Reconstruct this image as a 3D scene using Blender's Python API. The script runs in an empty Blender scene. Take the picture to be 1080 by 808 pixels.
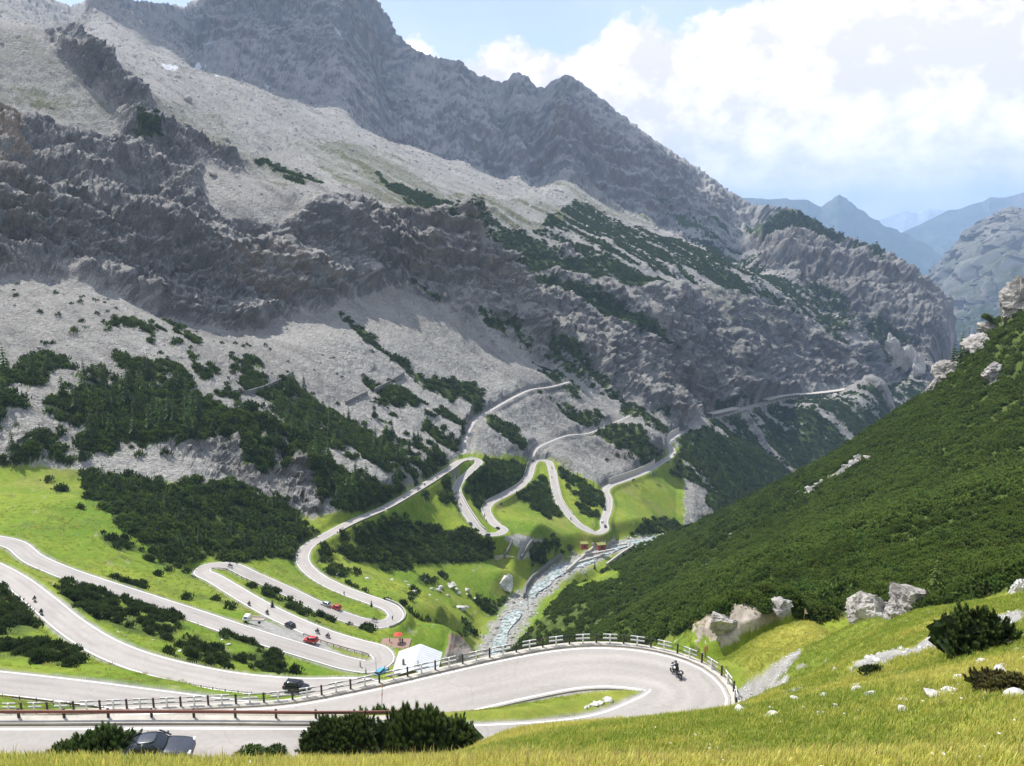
import bpy, bmesh, math, random
import numpy as np
from mathutils import Vector, Matrix
random.seed(7); rng = np.random.default_rng(7)
R = math.radians
scn = bpy.context.scene
# ------------------------------------------------------------------ camera
F = 811.0; PITCH = R(11.5); CP, SP = math.cos(PITCH), math.sin(PITCH)
cam_d = bpy.data.cameras.new('camera'); cam = bpy.data.objects.new('camera', cam_d)
scn.collection.objects.link(cam); scn.camera = cam
cam_d.sensor_width = 36; cam_d.lens = F / 1080 * 36; cam_d.clip_start = 0.1; cam_d.clip_end = 60000
cam.location = (0, 0, 0); cam.rotation_euler = (R(90) - PITCH, 0, 0)
# ------------------------------------------------------------------ light
SUN_EL, SUN_AZ = R(56), R(-48)            # azimuth from +Y, clockwise
SV = np.array([math.sin(SUN_AZ) * math.cos(SUN_EL), math.cos(SUN_AZ) * math.cos(SUN_EL), math.sin(SUN_EL)])
sd = bpy.data.lights.new('sun', 'SUN'); sd.energy = 4.3; sd.angle = R(0.5); sd.color = (1.0, 0.965, 0.90)
so = bpy.data.objects.new('sun', sd); scn.collection.objects.link(so)
so.rotation_euler = Vector(SV).to_track_quat('Z', 'Y').to_euler(); so.location = (0, 0, 500)
SKY_STR = 0.125
w = bpy.data.worlds.new('World'); scn.world = w; w.use_nodes = True
nt = w.node_tree; N = nt.nodes; L = nt.links
for n in list(N): N.remove(n)
out = N.new('ShaderNodeOutputWorld'); bg = N.new('ShaderNodeBackground'); bg.inputs[1].default_value = SKY_STR
sky = N.new('ShaderNodeTexSky'); sky.sky_type = 'NISHITA'; sky.sun_disc = False
sky.sun_elevation = SUN_EL; sky.sun_rotation = SUN_AZ; sky.altitude = 2200
tc = N.new('ShaderNodeTexCoord'); sep = N.new('ShaderNodeSeparateXYZ'); L.new(tc.outputs['Generated'], sep.inputs[0])
def M(op, a, b=None, c=None, clamp=False):
    n = N.new('ShaderNodeMath'); n.operation = op; n.use_clamp = clamp
    for i, v in enumerate((a, b, c)):
        if v is None: continue
        if isinstance(v, (int, float)): n.inputs[i].default_value = v
        else: L.new(v, n.inputs[i])
    return n.outputs[0]
az = M('ARCTAN2', sep.outputs[0], sep.outputs[1]); el = M('ARCSINE', sep.outputs[2])
fc = N.new('ShaderNodeFloatCurve')        # top of the cumulus bank, as elevation, along the azimuth
cvx = M('MULTIPLY_ADD', az, 1 / 1.6, 0.5, True); L.new(cvx, fc.inputs['Value'])
cu = fc.mapping.curves[0]
def pxaz(px, py):
    u, v = (px - 540) / F, (404 - py) / F
    x, y, z = u, CP + v * SP, v * CP - SP
    return math.atan2(x, y), math.atan2(z, math.hypot(x, y))
tops = [(150, 60), (330, 60), (400, 40), (430, 38), (470, 62), (500, 52), (530, 42), (600, 48), (625, 45), (645, 22), (680, 12), (720, 22), (760, 14), (800, -6), (900, -30), (1080, -30)]
pts = [(0.0, 0.62)] + [(pxaz(*t)[0] / 1.6 + 0.5, pxaz(*t)[1] / 0.5 * 1.0) for t in tops] + [(1.0, 0.55)]
while len(cu.points) > 2: cu.points.remove(cu.points[1])
cu.points[0].location = pts[0]; cu.points[1].location = pts[-1]
for p in pts[1:-1]: cu.points.new(*p)
fc.mapping.update()
topel = M('MULTIPLY', fc.outputs[0], 0.5)
cmb = N.new('ShaderNodeCombineXYZ'); L.new(az, cmb.inputs[0]); L.new(M('MULTIPLY', el, 1.25), cmb.inputs[1])
def noise(scale, detail, rough=0.55, off=0.0, dist=0.0):
    n = N.new('ShaderNodeTexNoise'); n.inputs['Scale'].default_value = scale; n.inputs['Detail'].default_value = detail
    n.inputs['Roughness'].default_value = rough; n.inputs['Distortion'].default_value = dist
    ad = N.new('ShaderNodeVectorMath'); ad.operation = 'ADD'; L.new(cmb.outputs[0], ad.inputs[0]); ad.inputs[1].default_value = (off, off * .7, 0)
    L.new(ad.outputs[0], n.inputs['Vector']); return n.outputs[0]
n1 = noise(14, 8, .6); n2 = noise(3.2, 5, .55, 3.1); n3 = noise(45, 5, .65, 7.0)
edge = M('SUBTRACT', topel, el)
edge = M('ADD', edge, M('MULTIPLY', M('SUBTRACT', n1, .5), .085)); edge = M('ADD', edge, M('MULTIPLY', M('SUBTRACT', n3, .5), .02))
cov = M('MULTIPLY', edge, 65, clamp=True)
# puffs and grey undersides inside the bank
puff = M('ADD', M('MULTIPLY', n1, .55), M('MULTIPLY', n2, .7))
shade = M('SMOOTH_MIN', M('MULTIPLY', M('SUBTRACT', puff, .55), 5.0, clamp=True), 1.0, 0.1)
gcol = N.new('ShaderNodeMix'); gcol.data_type = 'RGBA'
gcol.inputs['A'].default_value = (6.3, 5.9, 6.1, 1); gcol.inputs['B'].default_value = (12.4, 11.0, 10.2, 1); L.new(shade, gcol.inputs['Factor'])
# thin veil over the blue
veil = M('MULTIPLY', M('SUBTRACT', noise(5, 6, .6, 11.3), .42), 1.6, clamp=True)
blue = N.new('ShaderNodeMix'); blue.data_type = 'RGBA'; L.new(M('ADD', M('MULTIPLY', veil, .35), .36), blue.inputs['Factor'])
L.new(sky.outputs[0], blue.inputs['A']); blue.inputs['B'].default_value = (7.2, 7.6, 8.8, 1)
mx = N.new('ShaderNodeMix'); mx.data_type = 'RGBA'; L.new(cov, mx.inputs['Factor']); L.new(blue.outputs['Result'], mx.inputs['A']); L.new(gcol.outputs['Result'], mx.inputs['B'])
L.new(mx.outputs['Result'], bg.inputs[0]); L.new(bg.outputs[0], out.inputs[0])
scn.view_settings.view_transform = 'Standard'; scn.view_settings.look = 'None'
scn.view_settings.exposure = 0.48; scn.view_settings.gamma = 1.0; scn.view_settings.use_curve_mapping = False
scn.cycles.use_denoising = True; scn.cycles.max_bounces = 5; scn.cycles.diffuse_bounces = 2; scn.cycles.glossy_bounces = 2
scn.cycles.transparent_max_bounces = 8; scn.cycles.volume_bounces = 2
# ------------------------------------------------------------------ helpers
COL = scn.collection
def ray(px, py):
    px = np.asarray(px, float); py = np.asarray(py, float)
    u, v = (px - 540) / F, (404 - py) / F
    return np.stack([u, CP + v * SP, v * CP - SP], -1)
def at_z(px, py, z):
    d = ray(px, py); return d * (z / d[..., 2])[..., None] if np.ndim(px) else d * (z / d[2])
def at_r(px, py, r):
    d = ray(px, py); return d * (r / np.hypot(d[..., 0], d[..., 1]))[..., None] if np.ndim(px) else d * (r / math.hypot(d[0], d[1]))
def proj(x, y, z):
    dep = y * CP - z * SP; up = y * SP + z * CP
    dep = np.where(np.abs(dep) < 1e-6, 1e-6, dep)
    return 540 + F * x / dep, 404 - F * up / dep, dep
_T = np.random.default_rng(3).random((64, 64, 64)).astype(np.float32)
def vnoise(p, f, seed=0):
    q = p * f + np.array([seed * 7.31, seed * 3.17, seed * 5.93])
    i = np.floor(q).astype(np.int64); t = (q - i).astype(np.float32); t = t * t * (3 - 2 * t)
    i &= 63; j = (i + 1) & 63
    x0, y0, z0, x1, y1, z1 = i[:, 0], i[:, 1], i[:, 2], j[:, 0], j[:, 1], j[:, 2]
    tx, ty, tz = t[:, 0], t[:, 1], t[:, 2]
    a = _T[x0, y0, z0] * (1 - tx) + _T[x1, y0, z0] * tx; b = _T[x0, y1, z0] * (1 - tx) + _T[x1, y1, z0] * tx
    c = _T[x0, y0, z1] * (1 - tx) + _T[x1, y0, z1] * tx; d = _T[x0, y1, z1] * (1 - tx) + _T[x1, y1, z1] * tx
    return ((a * (1 - ty) + b * ty) * (1 - tz) + (c * (1 - ty) + d * ty) * tz) * 2 - 1
def fbm(p, f, n, gain=.5, lac=2.07, seed=0, ridged=False):
    s = np.zeros(len(p), np.float32); a = 1.0; tot = 0
    for k in range(n):
        v = vnoise(p, f, seed + k)
        if ridged: v = 1 - 2 * np.abs(v)
        s += a * v; tot += a; a *= gain; f *= lac
    return s / tot
def cells(p, f, sc=(1, 1, 1), seed=0):
    """a random number per nearest cell: angular blocks"""
    q = p * f * np.array(sc); b = np.floor(q).astype(np.int64); best = np.full(len(p), 9e9); val = np.zeros(len(p), np.float32)
    for dx in (-1, 0, 1):
        for dy in (-1, 0, 1):
            for dz in (-1, 0, 1):
                c = (b + [dx, dy, dz] + seed * 5) & 63; o = np.stack([_T[c[:, 0], c[:, 1], c[:, 2]], _T[c[:, 1], c[:, 2], c[:, 0]], _T[c[:, 2], c[:, 0], c[:, 1]]], -1)
                d = ((b + [dx, dy, dz] + o - q) ** 2).sum(1); k = d < best; best[k] = d[k]; val[k] = _T[(c[k, 0] + 17) & 63, (c[k, 1] + 31) & 63, c[k, 2]] * 2 - 1
    return val
def inpoly(x, y, poly):
    r = np.zeros(x.shape, bool); n = len(poly)
    for i in range(n):
        x1, y1 = poly[i]; x2, y2 = poly[(i + 1) % n]
        if y1 == y2: continue
        c = ((y1 > y) != (y2 > y)) & (x < (x2 - x1) * (y - y1) / (y2 - y1) + x1); r ^= c
    return r
def sstep(a, b, x):
    t = np.clip((x - a) / (b - a), 0, 1); return t * t * (3 - 2 * t)
def tag(o, label=None, cat=None, group=None, kind=None):
    if label: o['label'] = label
    if cat: o['category'] = cat
    if group: o['group'] = group
    if kind: o['kind'] = kind
    return o
def mesh_np(name, v, f, mat=None, smooth=True, parent=None):
    """f: (n,k) index array, k = 3 or 4"""
    me = bpy.data.meshes.new(name); v = np.asarray(v, np.float32); f = np.asarray(f, np.int32); k = f.shape[1]
    me.vertices.add(len(v)); me.vertices.foreach_set('co', v.ravel())
    me.loops.add(f.size); me.loops.foreach_set('vertex_index', f.ravel())
    me.polygons.add(len(f)); me.polygons.foreach_set('loop_start', np.arange(0, f.size, k, dtype=np.int32))
    me.polygons.foreach_set('use_smooth', np.full(len(f), smooth, bool))
    me.update(calc_edges=True)
    if mat: me.materials.append(mat)
    o = bpy.data.objects.new(name, me); COL.objects.link(o)
    if parent: o.parent = parent
    return o
def simple_mat(name, col, rough=.8, metal=0, bump=0, bscale=20, var=0, vscale=5):
    m = bpy.data.materials.new(name); m.use_nodes = True; n = m.node_tree.nodes; l = m.node_tree.links
    b = n['Principled BSDF']; b.inputs['Base Color'].default_value = (*col, 1); b.inputs['Roughness'].default_value = rough; b.inputs['Metallic'].default_value = metal
    if var:
        tcn = n.new('ShaderNodeTexCoord'); no = n.new('ShaderNodeTexNoise'); no.inputs['Scale'].default_value = vscale; no.inputs['Detail'].default_value = 5
        l.new(tcn.outputs['Object'], no.inputs['Vector']); rp = n.new('ShaderNodeMapRange'); l.new(no.outputs[0], rp.inputs[0])
        rp.inputs[1].default_value = .3; rp.inputs[2].default_value = .7; rp.inputs[3].default_value = 1 - var; rp.inputs[4].default_value = 1 + var
        hs = n.new('ShaderNodeHueSaturation'); hs.inputs['Color'].default_value = (*col, 1); l.new(rp.outputs[0], hs.inputs['Value']); l.new(hs.outputs[0], b.inputs['Base Color'])
    if bump:
        tcn = n.new('ShaderNodeTexCoord'); no = n.new('ShaderNodeTexNoise'); no.inputs['Scale'].default_value = bscale; no.inputs['Detail'].default_value = 6
        l.new(tcn.outputs['Object'], no.inputs['Vector']); bm_ = n.new('ShaderNodeBump'); bm_.inputs['Strength'].default_value = bump; bm_.inputs['Distance'].default_value = .05
        l.new(no.outputs[0], bm_.inputs['Height']); l.new(bm_.outputs[0], b.inputs['Normal'])
    return m
# ------------------------------------------------------------------ the road, one long chain of hairpins: photo column, row, height
ROAD_A = [(-420,806,-26.4),(-300,806,-27.3),(-150,806,-28.3),(0,805,-29.3),(150,803,-30.2),(300,802,-31.2),(400,799,-32.2),(500,795,-33.4),(600,787,-34.8),(660,775,-35.9),(695,760,-36.4),
 (718,746,-36.8),(726,732,-37.0),(712,717,-37.3),(680,707,-37.6),(640,703,-37.8),(600,705,-38),(540,716,-38.4),(480,730,-38.9),(400,749,-39.5),(300,768,-40.3),(200,774,-41),(100,778,-41.8),(0,781,-42.6),(-150,782,-43.8),(-300,782,-45)]
ROAD_B = [(-330,690,-65),(-150,705,-67.5),(0,720,-69),(80,729,-70),(157,739,-71),(230,748,-72),(300,755,-73),(360,757,-73.8),(402,749,-74.4),(412,737,-74.9),(385,726,-75.4),(313,725,-76.5),(250,720,-77.5),(200,711,-78.6),(150,698,-80),(110,682,-82),(75,660,-84.5),(45,635,-87),(15,612,-89.5),(-20,594,-91.5),(-70,578,-93.5),(-150,560,-96),(-260,548,-99)]
ROAD_C = [(-160,560,-93.5),(-80,562,-95),(-40,565,-96),(0,570,-97),(17,575,-97.6),(35,589,-98.4),(69,604,-99.6),(104,616,-100.6),(156,633,-102.2),(211,651,-104),(249,664,-105),(300,680,-106.5),(340,692,-108),(368,700,-108.8),(390,703,-109.4),(404,697,-110),(400,687,-110.6),(376,680,-111.3),(346,671,-112.4),(316,659,-113.8),(286,645,-115.4),(266,634,-116.8),(246,622,-118.5),(226,610,-120.4),(213,603,-121.8),(220,597.5,-123),(243,597,-124),
 (266,607,-125.6),(300,622,-128),(333,638,-130.2),(359,649,-132),(386,657,-133.6),(404,658,-134.6),(417,651,-135.5),(413,642,-136.2),(396,634.5,-137.2),(366,624,-139),(339,611,-141),(323,598,-143.3),(319,588,-145),(325,576,-147),(343,565,-149.5),(372,550,-153.5),(396,540,-157),(407,535,-158.5),(430,522,-162),(453,508,-165.5),(473,495,-169),(487,486,-172),(500,484,-173.5),(505,487,-174.5),(498,495,-176),(487,505,-178),(481,517,-180),(486,530,-182),(495,545,-184.5),(505,558,-187),(513,563,-188.4),(525,563,-190),(531,559,-190.8),(524,554,-191.6),(517,547,-192.6),(513,537,-194),(518,530,-195.3),(533,522,-197),(550,512,-199),(558,502,-200.5),(561,492,-202),(566,486,-202.8),(577,486.5,-203.6),(582,496,-205),(585,513,-207.5),(590,530,-210.5),(602,545,-213.5),(613,555,-215.5),(628,562,-217.5),(637,559,-218.5),(637,550,-219.5),(641,538,-221),(642,527,-222.5),(639,517,-224),(644,512,-225),(660,506,-227.5),(680,498,-231),(697,488,-234),(708,480,-236),(709,474,-237.5),(704,467,-239),(712,460,-241),(720,455,-242.5)]
ROAD_G = [(735,443,-268),(750,440,-270),(775,434,-275),(800,427,-280),(830,420,-286),(860,418,-291),(890,414,-296),(915,408,-300),(935,406,-305),(960,402,-310)]
TRACK = [(490,478,-171),(489,468,-171),(493,458,-170.5),(498,448,-170),(506,439,-169.5),(519,432,-168),(540,420,-164.5),(560,411,-163),(580,408,-165),(600,403,-166)]
TRACK2 = [(561,484,-201),(566,474,-196),(580,466,-197),(600,459,-199),(620,457,-203),(645,447,-204),(668,437,-204)]
LEVEE = [(540,568,-199),(553,572,-202),(570,566,-205),(590,563,-208),(610,566,-212)]
def chain(keys, step=2.0):
    k = np.array([at_z(a, b, c) for a, b, c in keys])
    # centripetal Catmull-Rom
    P = np.vstack([2 * k[0] - k[1], k, 2 * k[-1] - k[-2]]); out = []
    for i in range(1, len(P) - 2):
        p0, p1, p2, p3 = P[i - 1:i + 3]; n = max(2, int(np.linalg.norm(p2 - p1) / step) + 1)
        t0 = 0; t1 = np.linalg.norm(p1 - p0) ** .5; t2 = t1 + np.linalg.norm(p2 - p1) ** .5; t3 = t2 + np.linalg.norm(p3 - p2) ** .5
        for t in np.linspace(t1, t2, n, endpoint=False):
            A1 = (t1 - t) / (t1 - t0) * p0 + (t - t0) / (t1 - t0) * p1; A2 = (t2 - t) / (t2 - t1) * p1 + (t - t1) / (t2 - t1) * p2; A3 = (t3 - t) / (t3 - t2) * p2 + (t - t2) / (t3 - t2) * p3
            B1 = (t2 - t) / (t2 - t0) * A1 + (t - t0) / (t2 - t0) * A2; B2 = (t3 - t) / (t3 - t1) * A2 + (t - t1) / (t3 - t1) * A3
            out.append((t2 - t) / (t2 - t1) * B1 + (t - t1) / (t2 - t1) * B2)
    out.append(k[-1]); return np.array(out)
chA, chB, chC, chG, chT, chT2 = [chain(k, s) for k, s in ((ROAD_A, 1.2), (ROAD_B, 1.5), (ROAD_C, 2), (ROAD_G, 4), (TRACK, 3), (TRACK2, 3))]
ROADS = [(chA, 3.3), (chB, 3.0), (chC, 2.95), (chG, 4.5), (chT, 2.0), (chT2, 1.8)]
RIVER = [(505,745,-190),(512,718,-194),(521,695,-198),(523,680,-200.5),(533,662,-204),(546,643,-206.5),(556,630,-209.5),(568,619,-213),(580,607,-216.5),(592,599,-220),(610,593,-223),(625,584,-225),(645,577,-227),(668,570,-231),(700,566,-238)]
chR = chain(RIVER, 3)
# ------------------------------------------------------------------ control points of the land: column, row, horizontal distance
CR = """
-200 820 7.5;0 820 8;0 812 11;270 820 8;270 811 11.5;540 812 9.5;540 779 18;540 772 23;760 812 10;760 766 24;765 747 37;900 808 9;850 740 25;850 715 37;900 700 31;900 680 42;1080 808 7;1080 740 14;1080 700 20;1000 700 24;1000 660 36
1080 640 36;1080 628 44;1180 600 44;1250 640 28;980 641 50;1040 634 46;800 722 55;843 687 58;900 665 60;930 652 58;860 655 70;800 672 72;775 690 68
740 672 105;800 650 95;830 632 130;870 640 105;1000 620 105;900 620 130;1080 600 95;1200 560 95;900 600 150;1000 600 122;800 620 170;700 660 200;700 640 235;640 663 270;580 675 325;545 668 345;600 640 352;590 622 385;620 616 405;650 605 440;740 560 430;700 600 340;800 560 320
900 540 270;1000 520 230;1000 460 330;1080 500 215;1080 420 320;1080 560 145;900 500 360;1200 400 300;1200 500 190;700 580 410
830 512 470;920 462 460;1000 409 440;1040 365 436;1080 322 430;1200 250 420;760 545 478;700 568 480;660 590 480;980 418 446
500 690 320;490 665 305;470 640 335;450 610 385;400 600 372;530 600 440;400 570 400;450 560 445;437 716 172;460 690 190;475 665 260;440 660 255;520 575 455;548 610 420;590 578 480;545 640 400;560 590 452
60 530 330;0 540 318;150 560 305;250 560 335;250 520 372;200 470 410;100 430 430;0 420 420;-150 540 330;-150 420 450
0 500 370;100 500 372;170 500 375;320 550 385;300 520 405
0 330 560;100 330 580;200 380 540;300 400 570;350 430 565;420 480 515;450 440 605;400 400 645;-150 330 560
350 360 670;420 360 745;500 450 645;500 400 745;500 350 835;560 380 860;600 403 835;600 440 775;570 460 705;660 440 850;620 480 715;700 450 900
0 290 670;60 285 680;100 300 670;170 325 690;240 347 695;300 333 735;340 305 780;400 300 850;460 310 850;520 300 890;-150 290 660
0 150 850;60 165 850;160 205 820;220 245 770;300 250 800;340 215 870;400 232 925;470 240 915;512 250 935
0 215 735;60 225 740;110 245 742;160 262 735;200 290 722
0 100 960;0 30 1080;-150 0 1080;55 37 1085;97 60 1060;139 92 1010;160 128 975;185 142 960;240 160 950;265 186 930;330 196 950;345 206 960
140 80 1300;200 140 1120;260 95 1550;260 150 1200;180 50 1850;100 12 2100;0 -10 2300;330 150 1350;378 145 1500;430 152 1650;300 190 1080;380 195 1100
400 205 1080;450 212 1160;550 262 1150;680 302 1200;520 275 1080;600 332 1040;650 347 1060;560 330 980
480 180 1500;600 205 1750;700 235 1850;800 300 1600;900 352 1700;980 392 1720;760 260 1800;650 250 1500;700 300 1300
750 380 1260;700 400 1050;650 380 980;700 340 1150;850 380 1560;930 405 1480;850 430 1300;900 430 1390;800 400 1300
830 505 1160;740 500 850;760 460 980;720 520 740;800 480 1060;900 450 1330;700 500 760
300 110 2250;400 150 2100;500 200 2080;600 170 2400;700 215 2350;780 250 2200;450 110 2500;350 60 2650;200 35 2700
0 -25 3000;40 -12 3000;75 4 3050;100 -6 3000;140 0 3000;195 3 3000;230 -25 3000;300 -60 3050;350 -50 3050;380 -25 3000;400 0 2980;420 35 2950;440 54 2940;470 62 2900;500 84 2880;530 90 2850;552 86 2830;570 100 2820;590 86 2800;608 90 2780;640 118 2700;700 156 2600;760 190 2520;795 219 2450
850 228 2350;870 246 2330;930 276 2250;952 284 2200;985 318 2100;1010 345 2000;1022 360 1960
900 300 1980;840 290 1990;960 330 1980;950 345 1850;880 340 1800;990 380 1780;1010 370 1800;820 250 2150
-400 -60 3000;-400 100 1200;-400 300 700;-400 440 420;-400 560 270
"""
HID = """
640 75 -51;640 120 -92;640 200 -142;560 80 -56;560 130 -98;560 220 -158;500 80 -60;500 130 -98;500 200 -150;500 270 -175;450 80 -62;450 120 -90;450 150 -103
300 82 -63;150 78 -60;0 78 -58;-200 80 -57;300 145 -96;400 140 -96;720 85 -58;720 140 -95;540 33 -27.5;600 38 -31;270 24 -22.3;0 22 -20.5;-200 22 -20;690 44 -34;0 30 -25.3;270 33 -27.5;760 46 -35.5;450 34 -28.3
980 66 -43;1080 60 -37;880 84 -52;1200 60 -34;560 290 -186;600 300 -182
760 640 -290;700 570 -248;830 640 -310;920 700 -340;1000 700 -335;1080 700 -310;1200 700 -280;850 950 -375;920 1150 -420;1000 1100 -425;1100 1100 -400;960 1450 -455;1040 1700 -490;1150 1700 -430;1250 1300 -350;1080 2400 -500;1200 2400 -420
400 4200 300;0 4200 500;200 4200 500;600 4000 250;800 3700 -50;950 3300 -300;1050 2800 -520;1150 3500 -500;-400 4200 500;1300 3000 -300;700 6500 -300;0 6500 0;1300 6500 -600;1080 5000 -600
0 1 -1.9;400 1 -1.9;700 1 -1.9;1080 1 -1.9;0 3.5 -3.1;540 3.5 -3.2;1080 3.5 -3.1;-300 3.5 -3.1;1300 3.5 -2.8;-300 1 -1.9;1300 1 -1.9
"""
cp = []
for ln in CR.replace('\n', ';').split(';'):
    t = ln.split()
    if len(t) == 3: cp.append(at_r(*map(float, t)))
for ln in HID.replace('\n', ';').split(';'):
    t = ln.split()
    if len(t) == 3:
        px, r_, z_ = map(float, t); lo, hi = -500.0, 2500.0
        # azimuth of that photo column at that range and height
        k_ = (px - 540) / F; phi = math.atan(k_ * CP); a_ = phi + math.asin(max(-1, min(1, -k_ * z_ * SP / r_ / math.sqrt(1 + k_ * k_ * CP * CP))))
        x, y = r_ * math.sin(a_), r_ * math.cos(a_)
        cp.append(np.array([x, y, z_]))
for a_ in (-1.9, -1.45, -1.1, 1.0, 1.3, 1.6, 1.95):       # the hillside to both sides of the viewer
    for r_ in (1.0, 3.0, 7, 15, 30, 60):
        x, y = r_ * math.sin(a_), r_ * math.cos(a_); cp.append(np.array([x, y, -1.75 - .60 * y * (1 if y > 0 else .8) + .04 * x]))
    for r_, tl, tr_ in ((130, -.36, -.30), (300, -.24, -.12), (700, -.02, .04), (1600, .12, .16), (4000, .12, .10)):
        cp.append(np.array([r_ * math.sin(a_), r_ * math.cos(a_), r_ * (tl if a_ < 0 else tr_) * max(.15, math.cos(a_) + .5)]))
CLX = np.array(cp)
def rb(ch, w_, k, lim=1e9):
    idx = np.arange(0, len(ch), k); return ch[idx]
rc = np.vstack([rb(chA, 3.3, 3), rb(chB, 3.2, 3), rb(chC, 3.3, 4), rb(chG, 4.5, 4), rb(chT, 2, 5), rb(chT2, 2, 5), rb(chR, 5, 4) + [0, 0, -1.5]])
ALLC = np.vstack([CLX, rc])
LP = lambda P: np.stack([np.arctan2(P[:, 0], P[:, 1]), np.log(np.hypot(P[:, 0], P[:, 1]))], -1)
ctl = LP(ALLC); val = ALLC[:, 2] / np.hypot(ALLC[:, 0], ALLC[:, 1])
keep = [0]
for i in range(1, len(ctl)):
    if np.min(np.hypot(*(ctl[keep] - ctl[i]).T)) > .006: keep.append(i)
ctl, val = ctl[keep], val[keep]
ker = lambda d2: np.sqrt(d2 + .0006)
D2 = ((ctl[:, None] - ctl[None]) ** 2).sum(-1)
n_ = len(ctl); A = np.zeros((n_ + 3, n_ + 3)); A[:n_, :n_] = ker(D2) - np.eye(n_) * 1e-4
A[:n_, n_] = 1; A[:n_, n_ + 1:] = ctl; A[n_:, :n_] = A[:n_, n_:].T
wts = np.linalg.solve(A, np.concatenate([val, [0, 0, 0]]))
AZ0, AZ1, LR0, LR1 = -.80, .80, math.log(.6), math.log(7000)
GA, GR = 420, 800
ga = np.linspace(AZ0, AZ1, GA); gr = np.linspace(LR0, LR1, GR)
gg = np.zeros((GR, GA), np.float64)
for i, lr in enumerate(gr):
    d2 = (ga[:, None] - ctl[None, :, 0]) ** 2 + (lr - ctl[None, :, 1]) ** 2
    gg[i] = ker(d2) @ wts[:n_] + wts[n_] + wts[n_ + 1] * ga + wts[n_ + 2] * lr
def slope_raw(a, lr):
    o = np.zeros(len(a))
    for i in range(0, len(a), 4000):
        s = slice(i, i + 4000); o[s] = ker((a[s, None] - ctl[None, :, 0]) ** 2 + (lr[s, None] - ctl[None, :, 1]) ** 2) @ wts[:n_] + wts[n_] + wts[n_ + 1] * a[s] + wts[n_ + 2] * lr[s]
    return o
def slope_at(a, lr):
    x = np.clip((a - AZ0) / (AZ1 - AZ0) * (GA - 1), 0, GA - 1.001); y = np.clip((lr - LR0) / (LR1 - LR0) * (GR - 1), 0, GR - 1.001)
    i = x.astype(int); j = y.astype(int); u = x - i; v = y - j
    return (gg[j, i] * (1 - u) + gg[j, i + 1] * u) * (1 - v) + (gg[j + 1, i] * (1 - u) + gg[j + 1, i + 1] * u) * v
# distance to the nearest road: bucketed segments
def near_chain(X, Y, ch, maxd=14.0):
    """distance to a polyline, its height there"""
    d = np.full(X.shape, 1e9); z = np.zeros(X.shape)
    a, b = ch[:-1], ch[1:]
    # coarse blocks of 10 segments
    for s in range(0, len(a), 8):
        A_, B_ = a[s:s + 8], b[s:s + 8]
        P = np.vstack([A_, B_[-1:]]); x0, y0 = P[:, :2].min(0) - maxd; x1, y1 = P[:, :2].max(0) + maxd
        m = np.nonzero((X > x0) & (X < x1) & (Y > y0) & (Y < y1))[0]
        if not len(m): continue
        for p, q in zip(A_, B_):
            e = q - p; L2 = e[0] ** 2 + e[1] ** 2 + 1e-9
            t = np.clip(((X[m] - p[0]) * e[0] + (Y[m] - p[1]) * e[1]) / L2, 0, 1)
            dd = np.hypot(X[m] - p[0] - t * e[0], Y[m] - p[1] - t * e[1]); k = dd < d[m]
            d[m[k]] = dd[k]; z[m[k]] = p[2] + t[k] * e[2]
    return d, z
def ground(X, Y):
    """height of the land without its small relief; roads and river levelled in"""
    X = np.atleast_1d(np.asarray(X, float)); Y = np.atleast_1d(np.asarray(Y, float)); r = np.hypot(X, Y)
    z = slope_at(np.arctan2(X, Y), np.log(np.maximum(r, .6))) * r
    num = np.zeros_like(z); den = np.zeros_like(z); flat = np.zeros_like(z); mind = np.full(z.shape, 1e9)
    for ch, hw in ROADS:
        blend = 3.5 if hw > 2.5 else 2.0
        d, rz = near_chain(X, Y, ch, hw + 1 + blend)
        wgt = 1 - sstep(hw + .9, hw + .9 + blend, d); c = 1 / (d + .3) ** 3 * (d < 1e8)
        num += c * rz; den += c; flat = np.maximum(flat, wgt); mind = np.minimum(mind, d - hw)
    rz = num / np.maximum(den, 1e-12)
    z = z * (1 - flat) + (rz - .12) * flat
    d, rz = near_chain(X, Y, chR, 24)
    wr = (1 - sstep(8, 20, d)) * (flat < .05)
    z = z * (1 - wr) + (rz - 1.6) * wr
    return z, flat, mind, d
def gz(x, y): return float(ground(x, y)[0][0])
# ------------------------------------------------------------------ vertices: fine where the land shows
NC, NR = 1140, 1230
cols = np.linspace(-130, 1215, NC); caz = np.arctan2((cols - 540) / F, CP)   # columns at the horizon
rows_lr = np.linspace(LR0 + .2, LR1 - .02, 2600)
vaz = np.repeat(caz[:, None], NR, 1); vlr = np.zeros((NC, NR))
for i in range(NC):
    s = slope_at(np.full(2600, caz[i]), rows_lr); th = np.arctan(s)
    wgt_ = np.abs(np.diff(th)) * F * 1.15 + np.diff(rows_lr) * np.interp(rows_lr[1:], [0, 5, 6.2, 6.8, 8.2, 8.5], [14, 22, 60, 230, 260, 80])
    s_ = np.concatenate([[0], np.cumsum(wgt_)]); 
    vlr[i] = np.interp(np.linspace(0, s_[-1], NR), s_, rows_lr)
ker_s = np.ones(5) / 5
pad = np.vstack([vlr[:1]] * 4 + [vlr] + [vlr[-1:]] * 4)
vlr = sum(pad[k:k + NC] for k in range(9)) / 9
vr = np.exp(vlr); VX = (vr * np.sin(vaz)).ravel(); VY = (vr * np.cos(vaz)).ravel()
VZ, VF, VD, VRD = ground(VX, VY)
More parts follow.
